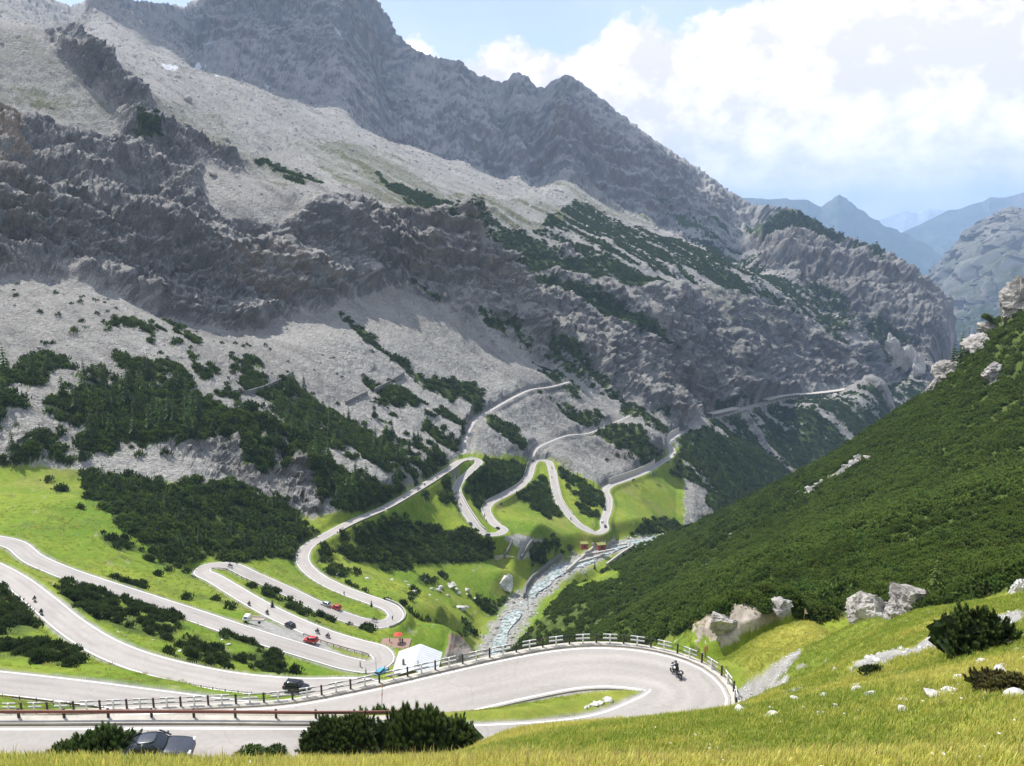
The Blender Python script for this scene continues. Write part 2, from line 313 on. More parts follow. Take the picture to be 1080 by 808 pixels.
# ------------------------------------------------------------------ what grows and lies where
PX, PY, PD = proj(VX, VY, VZ); VR = np.hypot(VX, VY)
P3 = np.stack([VX, VY, VZ], -1).astype(np.float64)
wsc = np.clip(VR, 20, 4000)
wx = (fbm(P3 / wsc[:, None], 22, 5, .6, seed=11)) * 24; wy = (fbm(P3 / wsc[:, None], 22, 5, .6, seed=17)) * 15
QX, QY = PX + wx, PY + wy
def ply(s): return [tuple(map(float, a.split(','))) for a in s.split()]
def zone(s, warp=1.0): return inpoly(PX + wx * warp, PY + wy * warp, ply(s)).astype(np.float32)
def blur(a, k=2):
    g = a.reshape(NC, NR)
    for ax in (0, 1):
        p = np.pad(g, [(k, k) if i == ax else (0, 0) for i in (0, 1)], 'edge'); c = np.cumsum(p, ax, dtype=np.float64)
        c = np.insert(c, 0, 0, ax); n = g.shape[ax]
        g = (np.take(c, range(2 * k + 1, 2 * k + 1 + n), ax) - np.take(c, range(n), ax)) / (2 * k + 1)
    return g.ravel().astype(np.float32)
# noise that runs down the fall line of the long slope (its contour lines head about 32 degrees east of the view)
tx, ty = math.sin(R(32)), math.cos(R(32))
along = VX * tx + VY * ty; across = -VX * ty + VY * tx
S3 = np.stack([along, across * .22, VZ * .22], -1)
streak = fbm(S3, 1 / 26, 5, .55, seed=31); streak_f = fbm(S3, 1 / 7, 4, .6, seed=37)
clump = fbm(P3, 1 / 34, 5, .6, seed=41); fine = fbm(P3, 1 / 5, 4, .6, seed=43)
MOUNT = zone("-300,490 0,490 85,497 120,508 200,512 330,548 352,543 440,508 487,479 510,482 560,483 582,484 600,496 640,512 662,503 700,486 716,452 740,447 830,380 1100,250 1100,-300 -300,-300", .35) * (VR > 300)
MOUNT = np.maximum(MOUNT, (VR > 640) * 1.0 * (PX > 720)); MOUNT = np.maximum(MOUNT, (VR > 860) * 1.0).astype(np.float32)
VEG = [  # dense mats of dwarf pine: outline, how full
 ("0,395 50,375 90,390 150,372 195,395 215,430 250,470 200,478 150,492 60,490 -60,485 -60,390", .70),
 ("85,500 160,513 240,512 300,542 335,560 312,590 250,598 200,594 165,582 140,570 110,540", .93),
 ("275,415 310,405 340,430 400,440 440,455 468,490 440,515 400,533 345,545 325,505 285,470", .74),
 ("200,372 260,378 275,410 290,460 320,500 250,500 210,430", .42), ("120,345 200,350 230,375 140,375 60,372", .3),
 ("380,405 430,425 480,450 492,470 470,488 430,452 395,435", .55), ("355,330 440,400 505,410 500,440 450,420 380,370", .5),
 ("498,495 512,485 540,488 556,492 553,508 520,532 508,545 492,520", .88), ("588,490 600,492 625,510 636,518 635,548 617,545 600,530", .93),
 ("558,516 569,503 577,508 588,535 598,550 575,542 545,524", .8),
 ("505,437 535,445 556,462 555,476 530,468 512,455", .8), ("555,412 575,415 600,428 630,450 612,457 580,440", .85),
 ("608,462 650,450 672,455 706,480 700,490 660,488 630,470", .85), ("660,425 700,440 716,455 705,465 680,455 650,435", .6),
 ("714,500 716,482 724,458 760,462 800,478 850,505 850,540 790,562 735,578 728,565 748,548 735,520", .93),
 ("330,578 345,566 400,548 430,542 470,560 500,570 522,578 520,590 440,596 390,600 335,596", .9), ("440,520 482,498 478,512 486,535 470,532 450,528", .85),
 ("320,612 370,600 430,600 380,610", .3), ("430,652 500,636 535,626 545,622 540,640 520,655 500,668 450,680 430,672", .6), ("540,585 575,570 610,572 600,590 560,595", .4),
 ("655,563 700,545 740,548 760,542 720,560 660,575", .55),
 ("395,183 430,195 500,222 560,250 640,278 700,300 640,305 560,285 500,248 440,222", .95), ("515,275 560,300 640,345 700,372 690,350 600,305 540,280", .55),
 ("560,250 600,215 690,240 760,268 830,305 900,345 880,350 800,320 720,298 650,280", .52), ("600,215 640,225 720,262 820,300 790,302 700,270 620,240", .6),
 ("690,190 760,215 800,260 860,300 900,345 850,330 780,290 720,250", .5), ("790,215 870,232 930,268 960,285 930,275 870,250 800,235", .85),
 ("430,300 520,330 600,370 680,440 720,455 640,420 560,370 480,330", .45), ("750,420 850,420 930,410 980,395 960,440 900,470 840,510 800,500 740,455", .62),
 ("880,380 960,400 990,390 940,360 860,330", .3), ("560,380 640,410 700,440 620,425 560,400", .35),
 ("290,170 330,190 340,198 300,188 270,172", .9), ("130,140 160,152 170,162 140,156", .9),
]
veg = np.zeros(len(VX), np.float32)
nz_ = np.where(VR > 620, streak * .75 + fine * .25, clump * .7 + fine * .3)
nr = np.sort(nz_[::37])
for s, dns in VEG:
    m = zone(s) * (VR > 270)
    thr = nr[min(len(nr) - 1, int(dns * len(nr)))]
    veg = np.maximum(veg, m * (nz_ < thr))
RIGHT = zone("500,760 530,705 546,676 600,618 640,598 680,572 760,538 830,508 920,458 1000,402 1045,352 1085,320 1300,200 1300,600 1085,618 985,636 900,652 850,648 750,664 700,672 640,700 620,760", .5) * (VR > 88) * (VR < 640) * (PX > 500)
clearing = zone("600,622 612,606 650,600 662,602 655,611 630,618", .5) * (VR > 300)
RIGHT = np.where(RIGHT * (1 - clearing)  > 0, 1, 0).astype(np.float32)
# scattered thickets in the hairpin meadows
MEAD = [("60,603 105,606 160,626 215,652 250,672 280,682 275,700 205,700 170,702 165,690 195,680 130,668 100,655 60,625", .62), ("-60,620 20,620 40,645 40,665 -60,665", .85), ("-60,668 20,665 80,690 80,704 -60,690", .45),
 ("0,718 60,718 140,731 220,740 230,748 150,745 0,733", .72), ("190,612 250,640 240,652 150,625", .22), ("235,655 300,690 360,704 300,720 240,714", .4), ("250,600 300,625 400,660 395,668 330,655 260,625", .42),
 ("330,596 420,640 420,650 400,640", .35), ("425,645 470,600 440,610 420,625", .3), ("100,560 200,598 215,620 180,620 140,600", .3), ("400,606 470,612 520,600 470,600", .12), ("20,500 80,500 110,570 60,560", .06), ("-60,560 300,700 -60,700", .05)]
thick = np.zeros_like(veg); c2 = fbm(P3, 1 / 9, 4, .6, seed=53); nr2 = np.sort(c2[(VR > 100) & (VR < 400)][::17])
for s, dns in MEAD:
    m = zone(s, .6) * (VR > 62) * (VR < 400); thick = np.maximum(thick, m * (c2 < nr2[int(dns * len(nr2))]))
offroad = (VD > 1.2)
veg *= offroad * (VRD > 11); thick *= (VD > .9) * (VRD > 11); RIGHT *= offroad
river_m = (1 - sstep(5.5, 11, VRD + fine * 6)) * (VR < 620) * (VF < .1)
GRAV = np.maximum(zone("764,752 766,735 790,716 815,700 846,684 850,690 830,708 806,728 782,750", .5) * (VR < 90) * (VR > 34),
        zone("805,725 850,700 905,692 960,680 1010,655 1090,628 1090,640 1020,668 960,690 900,704 840,728", .8) * (VR < 90) * (fine + c2 < .02))
GRAV = np.maximum(GRAV, zone("925,715 990,720 1000,712 930,708", .8) * (VR < 60) * (fine < -.1))
GRAV = np.maximum(GRAV, zone("258,660 272,651 300,662 345,681 362,690 345,692 300,676", .0) * (VR > 120) * (VR < 260))
GRAV = np.maximum(GRAV, zone("530,568 545,562 575,570 566,580 552,590 545,590 548,578", .2) * (VR > 350) * (VR < 620))
SLIDE = zone("800,690 770,560 830,525 910,478 900,492 862,520 828,540 790,560", .3) * (VR > 300) * (VR < 640) * 0
for s in ("1000,0 1001,0 1001,1", "735,578 765,566 800,552 795,560 745,580", "815,540 842,520 870,510 908,480 915,486 890,505 850,528 822,546", "1038,392 1046,386 1056,398 1048,410 1040,408"):
    SLIDE = np.maximum(SLIDE, zone(s, .45) * (VR > 250) * (VR < 640))
RIGHT *= (1 - SLIDE)
OUTC = zone("730,690 738,668 762,655 800,642 832,634 834,652 800,668 765,684 745,700", .5) * (VR > 74) * (VR < 135)
redbank = zone("468,672 486,672 512,706 520,722 470,712", .5) * (VR > 150) * (VR < 420) * (river_m < .3)
# ------------------------------------------------------------------ relief
G3 = P3.reshape(NC, NR, 3)
def normals(G):
    du = np.gradient(G, axis=0); dv = np.gradient(G, axis=1); n = np.cross(du, dv); n /= np.linalg.norm(n, axis=2, keepdims=True) + 1e-9
    n[n[..., 2] < 0] *= -1; return n.reshape(-1, 3)
NRM = normals(G3)
CLIFF = np.zeros_like(veg)
for s in ("-60,110 60,135 130,150 160,180 215,215 240,240 300,245 335,210 420,228 500,236 518,285 470,308 400,300 350,322 300,338 245,350 180,326 100,300 60,285 -60,300",
          "50,35 100,58 140,88 165,122 185,140 240,158 262,185 235,176 200,160 215,215 160,200 130,150 110,100",
          "540,330 650,346 700,318 780,338 860,352 930,385 1000,385 985,400 930,402 850,412 750,434 718,452 680,425 620,390 560,355",
          "800,212 860,220 880,240 940,278 1000,325 1020,350 1000,388 930,370 890,345 850,320 800,262 785,230", "150,470 240,442 275,455 338,495 345,545 300,545 240,510 200,500",
          "960,400 1040,340 1100,290 1100,330 1045,365 1000,402 982,414", "0,470 40,455 60,495 0,495"):
    CLIFF = np.maximum(CLIFF, zone(s, .8) * ((VR > 380) if s[0] != '1' else (VR > 330)))
far = sstep(1750, 2150, VR)
CLIFF = np.maximum(CLIFF, far * (NRM[:, 2] < .82 + .2 * streak) * 1.0)
cliff_raw = CLIFF.copy()
MID = zone("500,238 560,262 640,285 700,300 780,310 860,320 960,372 990,392 940,402 850,414 750,434 718,452 650,428 560,372 505,300", .6) * (VR > 640)
CLIFF = np.maximum(CLIFF, MID * (streak + .7 * clump < .12) * (veg < .5)); CLIFF = np.maximum(CLIFF, MOUNT * (VR > 900) * (VR < 1900) * (clump + .8 * streak > .48) * (veg < .5) * (PX > 480))
CLb = blur(CLIFF, 4)
mtn = blur(np.maximum(MOUNT, 0), 6)
near_fade = sstep(1.0, 9.0, VD)
big = fbm(P3, 1 / 170, 3, .5, seed=61)
S4 = np.stack([along, across * .45, VZ * .45], -1)
rid = fbm(S4, 1 / 62, 7, .56, seed=67, ridged=True); rough = fbm(P3, 1 / 16, 5, .6, seed=71, ridged=True)
farr = fbm(np.stack([VX, VY, VZ * .6], -1), 1 / 420, 6, .52, seed=73, ridged=True)
vert = fbm(np.stack([VX, VY, VZ * .18], -1), 1 / 20, 5, .6, seed=79, ridged=True)
vert2 = fbm(np.stack([VX, VY, VZ * .35], -1), 1 / 6, 3, .65, seed=131, ridged=True)
butt = fbm(np.stack([VX, VY, VZ * .12 + .1 * along], -1), 1 / 75, 4, .5, seed=137, ridged=True)
K3p = blur(zone("800,212 860,220 880,240 940,278 1000,325 1020,350 1000,388 930,370 890,345 850,320 800,262 785,230", .8) * (VR > 1400), 5)
leftc = 1 - sstep(470, 620, PX)
gul = fbm(np.stack([along, across * .14, VZ * .14], -1), 1 / 38, 6, .58, seed=139, ridged=True)
dip = VZ + .30 * along + 9 * big + 4.0 * clump
def terr(h, o=0.0):       # upright wall, then a ledge
    q = dip / h + o; f_ = q - np.floor(q); return f_ - sstep(.66, 1, f_) - .3
amp_scale = sstep(330, 620, VR)
relief = mtn * near_fade * ((1 - far) * (1 - CLb) * (rid * 2.2 + gul * 5.5 + rough * 1.9 + fine * .5 + big * 5) * (.35 + .65 * amp_scale) + (1 - far) * CLb * (rid * 6 * (1 - K3p) + butt * 15 * leftc + gul * 15 * (1 - leftc) + vert * 7.0 * (1 - K3p) + vert2 * 3.2 + rough * 2.6 + fine * 1.2) * (.25 + .75 * amp_scale))
K3 = K3p
gulb = fbm(np.stack([along, across * .12, VZ * .12], -1), 1 / 95, 6, .55, seed=171, ridged=True)
relief += K3 * ((gulb - .45) * 42 + (gul - .2) * 10 + rough * 2 + fine * 3)
relief += far * ((farr - .45) * 85 + big * 16 + rough * 9 + vert * 8 + gul * 10)
low = (1 - mtn) * near_fade * (1 - sstep(4, 14, -VRD + 18) * 0)
sm = np.clip(VR / 120, .05, 1)
relief += low * (fbm(P3, 1 / 14, 3, .5, seed=83) * .9 * sm + fbm(P3, 1 / 2.6, 4, .55, seed=89) * .13 * np.clip(VR / 30, .3, 1)) * np.where(river_m > .1, 1.6, 1)
relief += blur(OUTC, 2) * (rough * 1.2 + fine * 1.0 + .8) + blur(redbank, 2) * rough * 2.5 + blur(SLIDE, 2) * rough * 2.0
strat = (terr(7.0, .7 * clump) * 5.0 * np.clip(.7 + 1.2 * clump, 0, 1.4) + terr(24.0, .5 * streak + .8 * big) * 17 * np.clip(.75 + 1.4 * big + .6 * streak, .15, 1.4) + terr(71.0) * 26) * (.45 + .55 * leftc) * (1 - .7 * K3) * CLb * mtn * (1 - far) * amp_scale + terr(60.0, big) * 30 * (1 - .8 * K3) * np.clip(.6 + 2 * big, 0, 1.5) * far * CLb
crk = fbm(np.stack([along, across * .35, VZ * .10], -1), 1 / 8, 4, .6, seed=149, ridged=True)
relief += mtn * near_fade * CLb * (1 - far) * amp_scale * crk * 3.2
outn = NRM.copy(); outn[:, 2] *= .25; outn /= np.linalg.norm(outn, axis=1, keepdims=True) + 1e-9
P3n = P3 + NRM * relief[:, None] + outn * strat[:, None]
# broken blocks on the rock faces
for f_, a_, r0_, r1_, sd_ in ((1 / 13, 3.4, 420, 2600, 1), (1 / 5, 1.3, 350, 1300, 2), (1 / 38, 5.0, 900, 4000, 3)):
    kk_ = np.nonzero((np.maximum(CLb, K3 * .8) > .15) & (VR > r0_) & (VR < r1_) & (VD > 6))[0]
    wp_ = P3[kk_] + np.stack([fine[kk_], clump[kk_], streak[kk_]], -1) * 4
    cv_ = cells(wp_, f_, (1, 1, 1.5), sd_); P3n[kk_] += outn[kk_] * (cv_ * a_ * np.maximum(CLb, K3 * .8)[kk_])[:, None]; P3n[kk_, 2] += cv_ * a_ * .35
# hold the far skyline to its measured line
gx = P3n.reshape(NC, NR, 3); tt_ = np.where((VR.reshape(NC, NR) > 1850), gx[..., 2] / np.hypot(gx[..., 0], gx[..., 1]), -9); ti_ = tt_.argmax(1)
sx_, sy_, _ = proj(*[gx[np.arange(NC), ti_, q] for q in (0, 1, 2)]); sr_ = np.hypot(gx[np.arange(NC), ti_, 0], gx[np.arange(NC), ti_, 1])
SKY = np.array([(-200, -40), (0, -25), (40, -12), (75, 3), (100, -6), (140, 0), (195, 3), (230, -25), (300, -60), (350, -50), (385, -25), (400, 0), (420, 35), (440, 52), (470, 62), (488, 63), (500, 80), (508, 77), (530, 88), (545, 74), (556, 80), (568, 95), (590, 82), (600, 80), (615, 92), (640, 110), (700, 152), (740, 177), (770, 198), (795, 213), (830, 218), (850, 225), (869, 238), (900, 252), (934, 265), (964, 281), (980, 300), (1000, 325), (1018, 343), (1040, 372), (1080, 400), (1300, 460)], float)
dy_ = (sy_ - np.interp(sx_, SKY[:, 0], SKY[:, 1])) / F * sr_ * 1.02; kw_ = np.ones(13) / 13; dy_ = np.convolve(np.pad(dy_, 6, 'edge'), kw_, 'valid')
P3n[:, 2] += np.repeat(dy_, NR) * sstep(1500, 2050, VR)
NR2 = normals(P3n.reshape(NC, NR, 3))
steep = 1 - NR2[:, 2]
# ------------------------------------------------------------------ colour of the bare surface
def C(*c): return np.array(c, np.float32)[None, :]
def mixc(a, b, t): return a + (b - a) * np.asarray(t, np.float32)[:, None]
t1 = np.clip(clump * 1.2 + .5, 0, 1); t2 = np.clip(fine * 1.3 + .5, 0, 1)
grass = mixc(C(.12, .20, .018), C(.25, .285, .036), np.clip(t1 * .7 + t2 * .5 - .15, 0, 1)); grass = mixc(grass, C(.05, .085, .015), sstep(.25, .75, c2 * .6 + fine * .7 + .1) * .75)
grass = mixc(grass, C(.33, .30, .22), sstep(.42, .6, fbm(P3, 1 / 3.2, 4, .6, seed=97) + .25 * c2) * .7)
grass = mixc(grass, C(.26, .235, .075), sstep(.1, .55, fbm(P3, 1 / 23, 4, .6, seed=163)) * .55); grass = mixc(grass, C(.075, .125, .02), sstep(.12, .5, fbm(P3, 1 / 17, 4, .6, seed=167)) * .5)
fg = 1 - sstep(70, 105, VR)
fn = fbm(P3, 1 / 1.6, 5, .6, seed=101); fn2 = fbm(P3, 1 / 6, 3, .5, seed=103)
dry = mixc(C(.17, .215, .03), C(.36, .31, .07), np.clip(.55 + fn2 * .9 + fn * .5 - .5 * sstep(35, 62, VR), 0, 1)); dry = mixc(dry, C(.055, .075, .015), sstep(.2, .6, fn) * .6)
grass = mixc(grass, dry, fg)
scree = mixc(C(.38, .362, .328), C(.50, .478, .435), t1); scree = mixc(scree, C(.20, .185, .175), sstep(-.1, .5, streak_f * .6 + streak * .6) * .6); scree = mixc(scree, C(.15, .14, .132), sstep(.3, .6, fine) * .5); scree = mixc(scree, C(.50, .47, .44), sstep(.15, .5, fbm(P3, 1 / 3.0, 2, seed=141)) * .45)
rock = mixc(C(.23, .23, .228), C(.42, .41, .395), np.clip(t1 * .5 + .5 * t2, 0, 1)); rock = mixc(rock, C(.34, .25, .165), sstep(.28, .55, vert * .5 + big * .6 + .1) * .5 * (cliff_raw > 0)); rock = mixc(rock, C(.10, .097, .10), sstep(.0, .55, vert * .5 + crk * .6) * .6)
rock = mixc(rock, C(.42, .31, .20), np.maximum(zone('-60,126 22,128 32,190 -60,198'), zone('236,262 300,262 350,300 300,330 250,335') * .5) * sstep(.05, .5, .6 * vert + .9 * streak + .5 * clump + .15) * .6)
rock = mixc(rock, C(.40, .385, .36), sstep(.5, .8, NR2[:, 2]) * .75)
sg = sstep(.05, .35, big + streak * .5)           # thin turf high on the slopes
upper = mixc(C(.17, .165, .075), C(.11, .13, .04), t2)
alb = grass.copy()
mm = sstep(.35, .65, blur(np.maximum(MOUNT, 0), 3) + fine * .35)
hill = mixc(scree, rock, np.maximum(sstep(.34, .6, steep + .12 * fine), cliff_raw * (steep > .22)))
for s, a in (("0,90 60,100 110,108 60,112 -60,112 -60,90", .85), ("30,40 130,90 150,130 60,120 -60,80 -60,40", .3), ("160,100 200,112 260,150 340,192 300,196 220,160 180,130", .55), ("330,152 400,160 470,205 480,222 400,195", .6),
             ("560,185 640,190 700,230 620,225", .8), ("470,205 560,215 640,235 560,245 500,225", .85), ("300,150 345,160 420,195 470,225 430,228 350,190", .8), ("700,300 760,310 900,372 880,380 780,345", .6), ("120,130 170,150 190,175 140,160", .5), ("500,478 520,480 540,490 510,492", .7), ("560,480 600,484 610,494 570,490", .7)):
    hill = mixc(hill, upper, zone(s) * a * np.clip(.6 + streak * 1.2 + fine * .8, 0, 1) * (1 - sstep(.3, .5, steep)))
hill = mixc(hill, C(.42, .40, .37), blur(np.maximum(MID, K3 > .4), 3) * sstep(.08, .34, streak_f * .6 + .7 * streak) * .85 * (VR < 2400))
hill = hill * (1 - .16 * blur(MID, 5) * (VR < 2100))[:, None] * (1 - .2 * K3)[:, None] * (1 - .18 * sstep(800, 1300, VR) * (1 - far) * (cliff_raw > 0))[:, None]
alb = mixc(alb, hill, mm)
forest = mixc(C(.035, .055, .015), C(.09, .12, .03), t2)
band = mixc(C(.035, .055, .018), C(.075, .105, .032), np.clip(t2 + .3 * streak_f, 0, 1))
alb = mixc(alb, np.where((VR > 900)[:, None], band, forest), veg)
alb = mixc(alb, forest, RIGHT * .85); alb = mixc(alb, forest, thick * .7)
gravel = mixc(C(.25, .24, .22), C(.40, .385, .36), np.clip(fn + .5, 0, 1))
alb = mixc(alb, gravel, np.maximum.reduce([GRAV, river_m, SLIDE]))
alb = mixc(alb, mixc(C(.25, .23, .21), C(.28, .15, .09), np.clip(c2 * 2, 0, 1)), redbank)
alb = mixc(alb, mixc(C(.20, .17, .13), C(.46, .40, .35), np.clip(fn * 1.5 + .5, 0, 1)), OUTC * (fine + fn * .5 > -.15))
alb = mixc(alb, gravel * .92, (1 - sstep(.1, .75, VD + fine * .5)) * (1 - MOUNT * .2))
for s in ("168,70 178,70 187,72 186,77 176,76", "198,61 206,55 215,52 214,56 204,61", "225,78 232,79 230,82", "277,88 284,89 281,92"): alb = mixc(alb, C(.8, .82, .85), zone(s, .12) * (VR > 1400))
alb = mixc(alb, C(.55, .56, .58), far * (fbm(S3, 1 / 60, 3, seed=107) > .62) * (VZ > 480) * .9)
ti = (np.arange(NC - 1)[:, None] * NR + np.arange(NR - 1)[None]).ravel()
faces = np.stack([ti, ti + NR, ti + NR + 1, ti + 1], -1)
# ground material: colour from the land's own attribute, relief and speckle from noise
gm = bpy.data.materials.new('land'); gm.use_nodes = True; gN = gm.node_tree.nodes; gL = gm.node_tree.links; gb = gN['Principled BSDF']; gb.inputs['Roughness'].default_value = .95; gb.inputs['Specular IOR Level'].default_value = .15
at = gN.new('ShaderNodeAttribute'); at.attribute_name = 'ground_colour'
geo = gN.new('ShaderNodeNewGeometry')
def gnoise(scale, det, rgh=.6):
    n = gN.new('ShaderNodeTexNoise'); n.inputs['Scale'].default_value = scale; n.inputs['Detail'].default_value = det; n.inputs['Roughness'].default_value = rgh; gL.new(geo.outputs['Position'], n.inputs['Vector']); return n.outputs[0]
def gmap(v, a, b, c, d):
    n = gN.new('ShaderNodeMapRange'); gL.new(v, n.inputs[0])
    for i, q in enumerate((a, b, c, d)): n.inputs[i + 1].default_value = q
    return n.outputs[0]
vm = gN.new('ShaderNodeMath'); vm.operation = 'MULTIPLY'; gL.new(gmap(gnoise(.55, 8, .7), .3, .7, .74, 1.26), vm.inputs[0]); gL.new(gmap(gnoise(7, 4, .7), .3, .7, .8, 1.2), vm.inputs[1])
hs = gN.new('ShaderNodeHueSaturation'); gL.new(at.outputs['Color'], hs.inputs['Color']); gL.new(vm.outputs[0], hs.inputs['Value']); gL.new(hs.outputs[0], gb.inputs['Base Color'])
b1 = gN.new('ShaderNodeBump'); b1.inputs['Strength'].default_value = .55; b1.inputs['Distance'].default_value = 3.0; gL.new(gnoise(.5, 8, .68), b1.inputs['Height'])
b2 = gN.new('ShaderNodeBump'); b2.inputs['Strength'].default_value = .5; b2.inputs['Distance'].default_value = .06; gL.new(gnoise(9, 5, .7), b2.inputs['Height']); gL.new(b1.outputs[0], b2.inputs['Normal'])
vo = gN.new('ShaderNodeTexVoronoi'); vo.feature = 'DISTANCE_TO_EDGE'; vo.inputs['Scale'].default_value = .16; vo.inputs['Detail'].default_value = 3; vo.inputs['Roughness'].default_value = .7
wv0 = gN.new('ShaderNodeVectorMath'); wv0.operation = 'MULTIPLY_ADD'; wv0.inputs[1].default_value = (5, 5, 5); nz0 = gN.new('ShaderNodeTexNoise'); nz0.inputs['Scale'].default_value = .12; nz0.inputs['Detail'].default_value = 4; gL.new(geo.outputs['Position'], nz0.inputs['Vector']); gL.new(nz0.outputs['Color'], wv0.inputs[0]); gL.new(geo.outputs['Position'], wv0.inputs[2]); wv1 = gN.new('ShaderNodeVectorMath'); wv1.operation = 'MULTIPLY'; wv1.inputs[1].default_value = (1, 1, .7); gL.new(wv0.outputs[0], wv1.inputs[0]); gL.new(wv1.outputs[0], vo.inputs['Vector'])
b3 = gN.new('ShaderNodeBump'); b3.inputs['Distance'].default_value = 7; gL.new(gmap(vo.outputs['Distance'], 0, .25, 0, 1), b3.inputs['Height']); gL.new(b1.outputs[0], b3.inputs['Normal']); gL.new(b3.outputs[0], b2.inputs['Normal'])
# the metre-scale bump belongs to rock and scree only
at2 = gN.new('ShaderNodeAttribute'); at2.attribute_name = 'stony'; ms = gN.new('ShaderNodeMath'); ms.operation = 'MULTIPLY'; gL.new(at2.outputs['Fac'], ms.inputs[0]); ms.inputs[1].default_value = .8; gL.new(ms.outputs[0], b1.inputs['Strength']); gL.new(ms.outputs[0], b3.inputs['Strength'])
gL.new(b2.outputs[0], gb.inputs['Normal'])
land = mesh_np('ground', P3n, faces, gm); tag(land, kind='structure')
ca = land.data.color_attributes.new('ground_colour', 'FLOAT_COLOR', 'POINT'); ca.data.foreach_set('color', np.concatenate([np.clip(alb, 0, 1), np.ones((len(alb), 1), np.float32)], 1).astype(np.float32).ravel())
sa = land.data.attributes.new('stony', 'FLOAT', 'POINT'); sa.data.foreach_set('value', np.clip(mm * (1 - veg * .5) + SLIDE + river_m * .4, 0, 1).astype(np.float32))

# the land to both sides of the view
EXT = []
for s_, a0, a1 in ((-1, float(caz[2]), -2.1), (1, float(caz[-3]), 2.1)):
    A2, R2 = np.meshgrid(np.linspace(a0, a1, 90), np.linspace(math.log(.7), math.log(6000), 260), indexing='ij'); aa = A2.ravel(); lr = R2.ravel(); rr2 = np.exp(lr)
    E3 = np.stack([rr2 * np.sin(aa), rr2 * np.cos(aa), slope_raw(aa, lr) * rr2 - .06 - .004 * rr2], -1)
    for ch_, hw_ in ROADS[:3]:
        dd_, rz_ = near_chain(E3[:, 0], E3[:, 1], ch_, hw_ + 6); k_ = 1 - sstep(hw_ + 1, hw_ + 5, dd_); E3[:, 2] = E3[:, 2] * (1 - k_) + (rz_ - .2) * k_
    f1_ = fbm(E3, 1 / 1.6, 4, seed=101); f2_ = fbm(E3, 1 / 30, 4, seed=105); E3[:, 2] += (f1_ * .12 + f2_ * 1.2 * np.clip(rr2 / 100, 0, 1) + fbm(E3, 1 / 90, 6, seed=109, ridged=True) * 9 * sstep(300, 900, rr2))
    ec = mixc(np.repeat(C(.17, .215, .03), len(aa), 0), C(.36, .31, .07), np.clip(.5 + f1_ + f2_ * .6, 0, 1)); ec = mixc(ec, np.repeat(C(.13, .20, .02), len(aa), 0), sstep(60, 100, rr2)); ec = mixc(ec, np.repeat(C(.07, .10, .022) if s_ > 0 else C(.16, .21, .03), len(aa), 0), sstep(100, 140, rr2)); ec = mixc(ec, np.repeat(C(.34, .325, .30), len(aa), 0), sstep(380, 520, rr2))
    ti = (np.arange(89)[:, None] * 260 + np.arange(259)[None]).ravel(); fq = np.stack([ti, ti + 260, ti + 261, ti + 1], -1) if s_ > 0 else np.stack([ti + 1, ti + 261, ti + 260, ti], -1)
    EXT.append((s_, E3, rr2, 260))
    eo = mesh_np('ground', E3, fq, gm); tag(eo, kind='structure'); ca = eo.data.color_attributes.new('ground_colour', 'FLOAT_COLOR', 'POINT'); ca.data.foreach_set('color', np.concatenate([ec, np.ones((len(ec), 1), np.float32)], 1).astype(np.float32).ravel())
    sa = eo.data.attributes.new('stony', 'FLOAT', 'POINT'); sa.data.foreach_set('value', sstep(380, 520, rr2).astype(np.float32))
